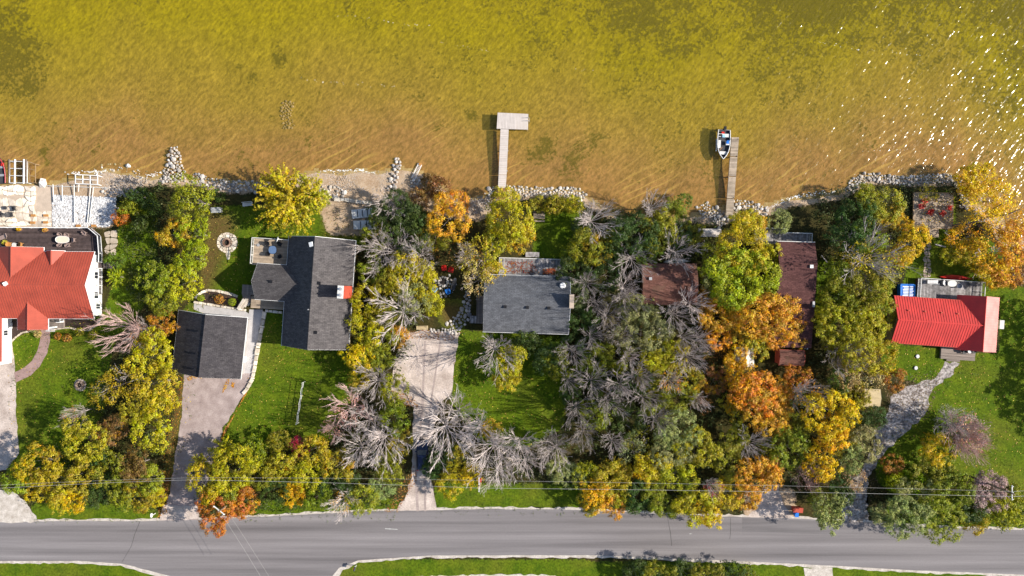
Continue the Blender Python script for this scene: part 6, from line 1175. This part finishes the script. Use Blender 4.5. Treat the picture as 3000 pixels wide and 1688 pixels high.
for base, recs in by.items():
    recs.sort(key=lambda q: q[2])
    for n, rec in enumerate(recs):
        if len(recs) == 1: s = base
        elif n == 0: s = base + ', nearest the lake'
        elif n == len(recs) - 1: s = base + ', nearest the road'
        else: s = base + f', {ORD[n]}from the lake'
        rec[0]['label'] = s
# ================================================================== GROWTH NOBODY COULD COUNT
WOODS = [[(10,1370),(250,1270),(260,1120),(400,1010),(470,920),(520,1090),(490,1330),(460,1490),(100,1470)], [(560,1380),(640,1330),(960,1300),(1010,1190),(1150,1170),(1205,1200),(1195,1400),(1150,1485),(740,1495),(600,1505)],
 [(1060,590),(1230,640),(1260,770),(1240,950),(1140,1150),(1030,1040),(1060,700)], [(1670,620),(1800,600),(2000,630),(2200,690),(2200,760),(1880,770),(1880,890),(2040,900),(2050,1000),(2160,1090),(2300,1080),(2440,1010),(2560,1150),(2550,1260),(2450,1400),(2200,1430),(2170,1495),(1690,1490),(1680,1400),(1600,1330),(1660,1200),(1668,1000),(1680,800)],
 [(460,540),(620,560),(600,640),(590,760),(520,900),(430,980),(400,840),(470,700)], [(2400,560),(2640,560),(2690,700),(2610,850),(2420,1000),(2400,700)], [(2560,1440),(3060,1455),(3060,1545),(2700,1540),(2550,1520)], [(1290,1300),(1420,1320),(1640,1340),(1680,1420),(1300,1410)], [(2490,545),(2810,535),(2820,575),(2500,580)], [(360,560),(470,560),(470,900),(380,900)], [(1500,585),(1720,590),(1710,625),(1500,612)], [(1860,1650),(2200,1650),(2230,1720),(1840,1720)]]
def undergrowth(name, polys, dens, zmax, size, palette, per, spread, seed):
    rr = random.Random(seed); cols = []; out = []
    for poly in polys:
        xs_ = [q[0] for q in poly]; ys_ = [q[1] for q in poly]; area = (max(xs_) - min(xs_)) * (max(ys_) - min(ys_)) / PXM ** 2
        for k in range(int(area * dens)):
            x, y = rr.uniform(min(xs_), max(xs_)), rr.uniform(min(ys_), max(ys_))
            if inpoly(np.array([x]), np.array([y]), poly)[0]: q = P(x, y); q.z = max(tz(q.x, q.y), -.4) + rr.random() ** 1.5 * zmax; out.append((q, Vector((0, 0, 1))))
    me = leaf_cloud(name, out, per, spread, size, seed, .4); o = bpy.data.objects.new(name, me); link(o); o.color = palette; return tag(o, kind='stuff')
undergrowth('undergrowth', WOODS, 1.1, 1.5, .17, (.060, .075, .018, .1), 16, .38, 5)
GRS = [l for l in LAWNS if l not in DULL]
def tufts(name, polys, dens, seed, size, color, per=5, spread=.12):
    return undergrowth(name, polys, dens, .05, size, color, per, spread, seed)
tufts('grass', LAWNS[:11], 1.5, 8, .085, (.085, .12, .010, .0), 6, .16)
# fallen leaves along drive edges, decks and lawns
M['fallen'] = leaf_mat('fallen_leaves', .0)
def leaves(name, polys, n, seed, color, al, s=.09, z=.03):
    rr = random.Random(seed); mb = MB()
    for poly in polys:
        xs_ = [q[0] for q in poly]; ys_ = [q[1] for q in poly]; k = 0
        while k < n:
            x, y = rr.uniform(min(xs_), max(xs_)), rr.uniform(min(ys_), max(ys_))
            if not inpoly(np.array([x]), np.array([y]), poly)[0]: continue
            k += 1; q = P(x, y); a = rr.uniform(0, 6.3); ss = s * rr.uniform(.6, 1.3); c_, s_ = math.cos(a) * ss, math.sin(a) * ss; zz = z + rr.uniform(0, .02); mb.face([(q.x - c_, q.y - s_, zz), (q.x + s_ * .6, q.y - c_ * .6, zz + .02), (q.x + c_, q.y + s_, zz), (q.x - s_ * .6, q.y + c_ * .6, zz + .02)], rr.random())
    o = mb.build(name, M['fallen'], kind='stuff'); o.color = (*color, al); return o
leaves('fallen_leaves', [[(500,1100),(540,1100),(530,1220),(512,1330),(498,1440),(470,1470),(480,1300)], [(742,1100),(720,1160),(655,1265),(645,1300),(665,1260),(705,1180)], [(480,1380),(498,1380),(490,1500),(460,1520)]], 420, 1, (.34, .14, .03), .4)
leaves('fallen_leaves', [[(546,1108),(556,1101),(575,1103),(590,1101),(594,1110),(582,1108),(566,1109),(554,1116)], [(664,1112),(674,1110),(670,1124),(664,1138),(655,1151),(650,1149),(656,1132)], [(680,1120),(688,1122),(684,1136),(678,1132)]], 90, 6, (.40, .17, .03), .5, .08)
leaves('fallen_leaves', [[(1145,1140),(1215,1165),(1225,1195),(1160,1190)], [(1170,960),(1350,975),(1330,1000),(1180,990)], [(1125,1500),(1215,1360),(1225,1400),(1165,1500)], [(1255,840),(1285,835),(1275,885),(1262,880)], [(1230,700),(1440,700),(1440,790),(1290,800)], [(2040,1000),(2200,1010),(2190,1090),(2060,1080)]], 330, 2, (.30, .13, .04), .35)
leaves('fallen_leaves', [[(1480,765),(1560,765),(1580,802),(1480,800)], [(1590,790),(1625,785),(1630,804),(1590,804)]], 260, 3, (.22, .05, .02), .1, .1, .78)
leaves('fallen_leaves', [[(2690,580),(2790,580),(2790,655),(2690,655)]], 200, 4, (.42, .25, .04), .3, .1, .53)
leaves('fallen_leaves', [[(2470,1230),(2600,1230),(2560,1530),(2470,1530)], [(2590,1110),(2760,1090),(2720,1230),(2600,1230)]], 900, 5, (.14, .09, .05), .0, .09)
for k, (pl, n) in enumerate([(LAWNS[0], 260), (LAWNS[1], 260), (LAWNS[2], 240), (LAWNS[4], 220), (LAWNS[8], 380)]): leaves('fallen_leaves', [pl], int(n * 1.5), 20 + k, (.40, .25, .06), .25, .095)
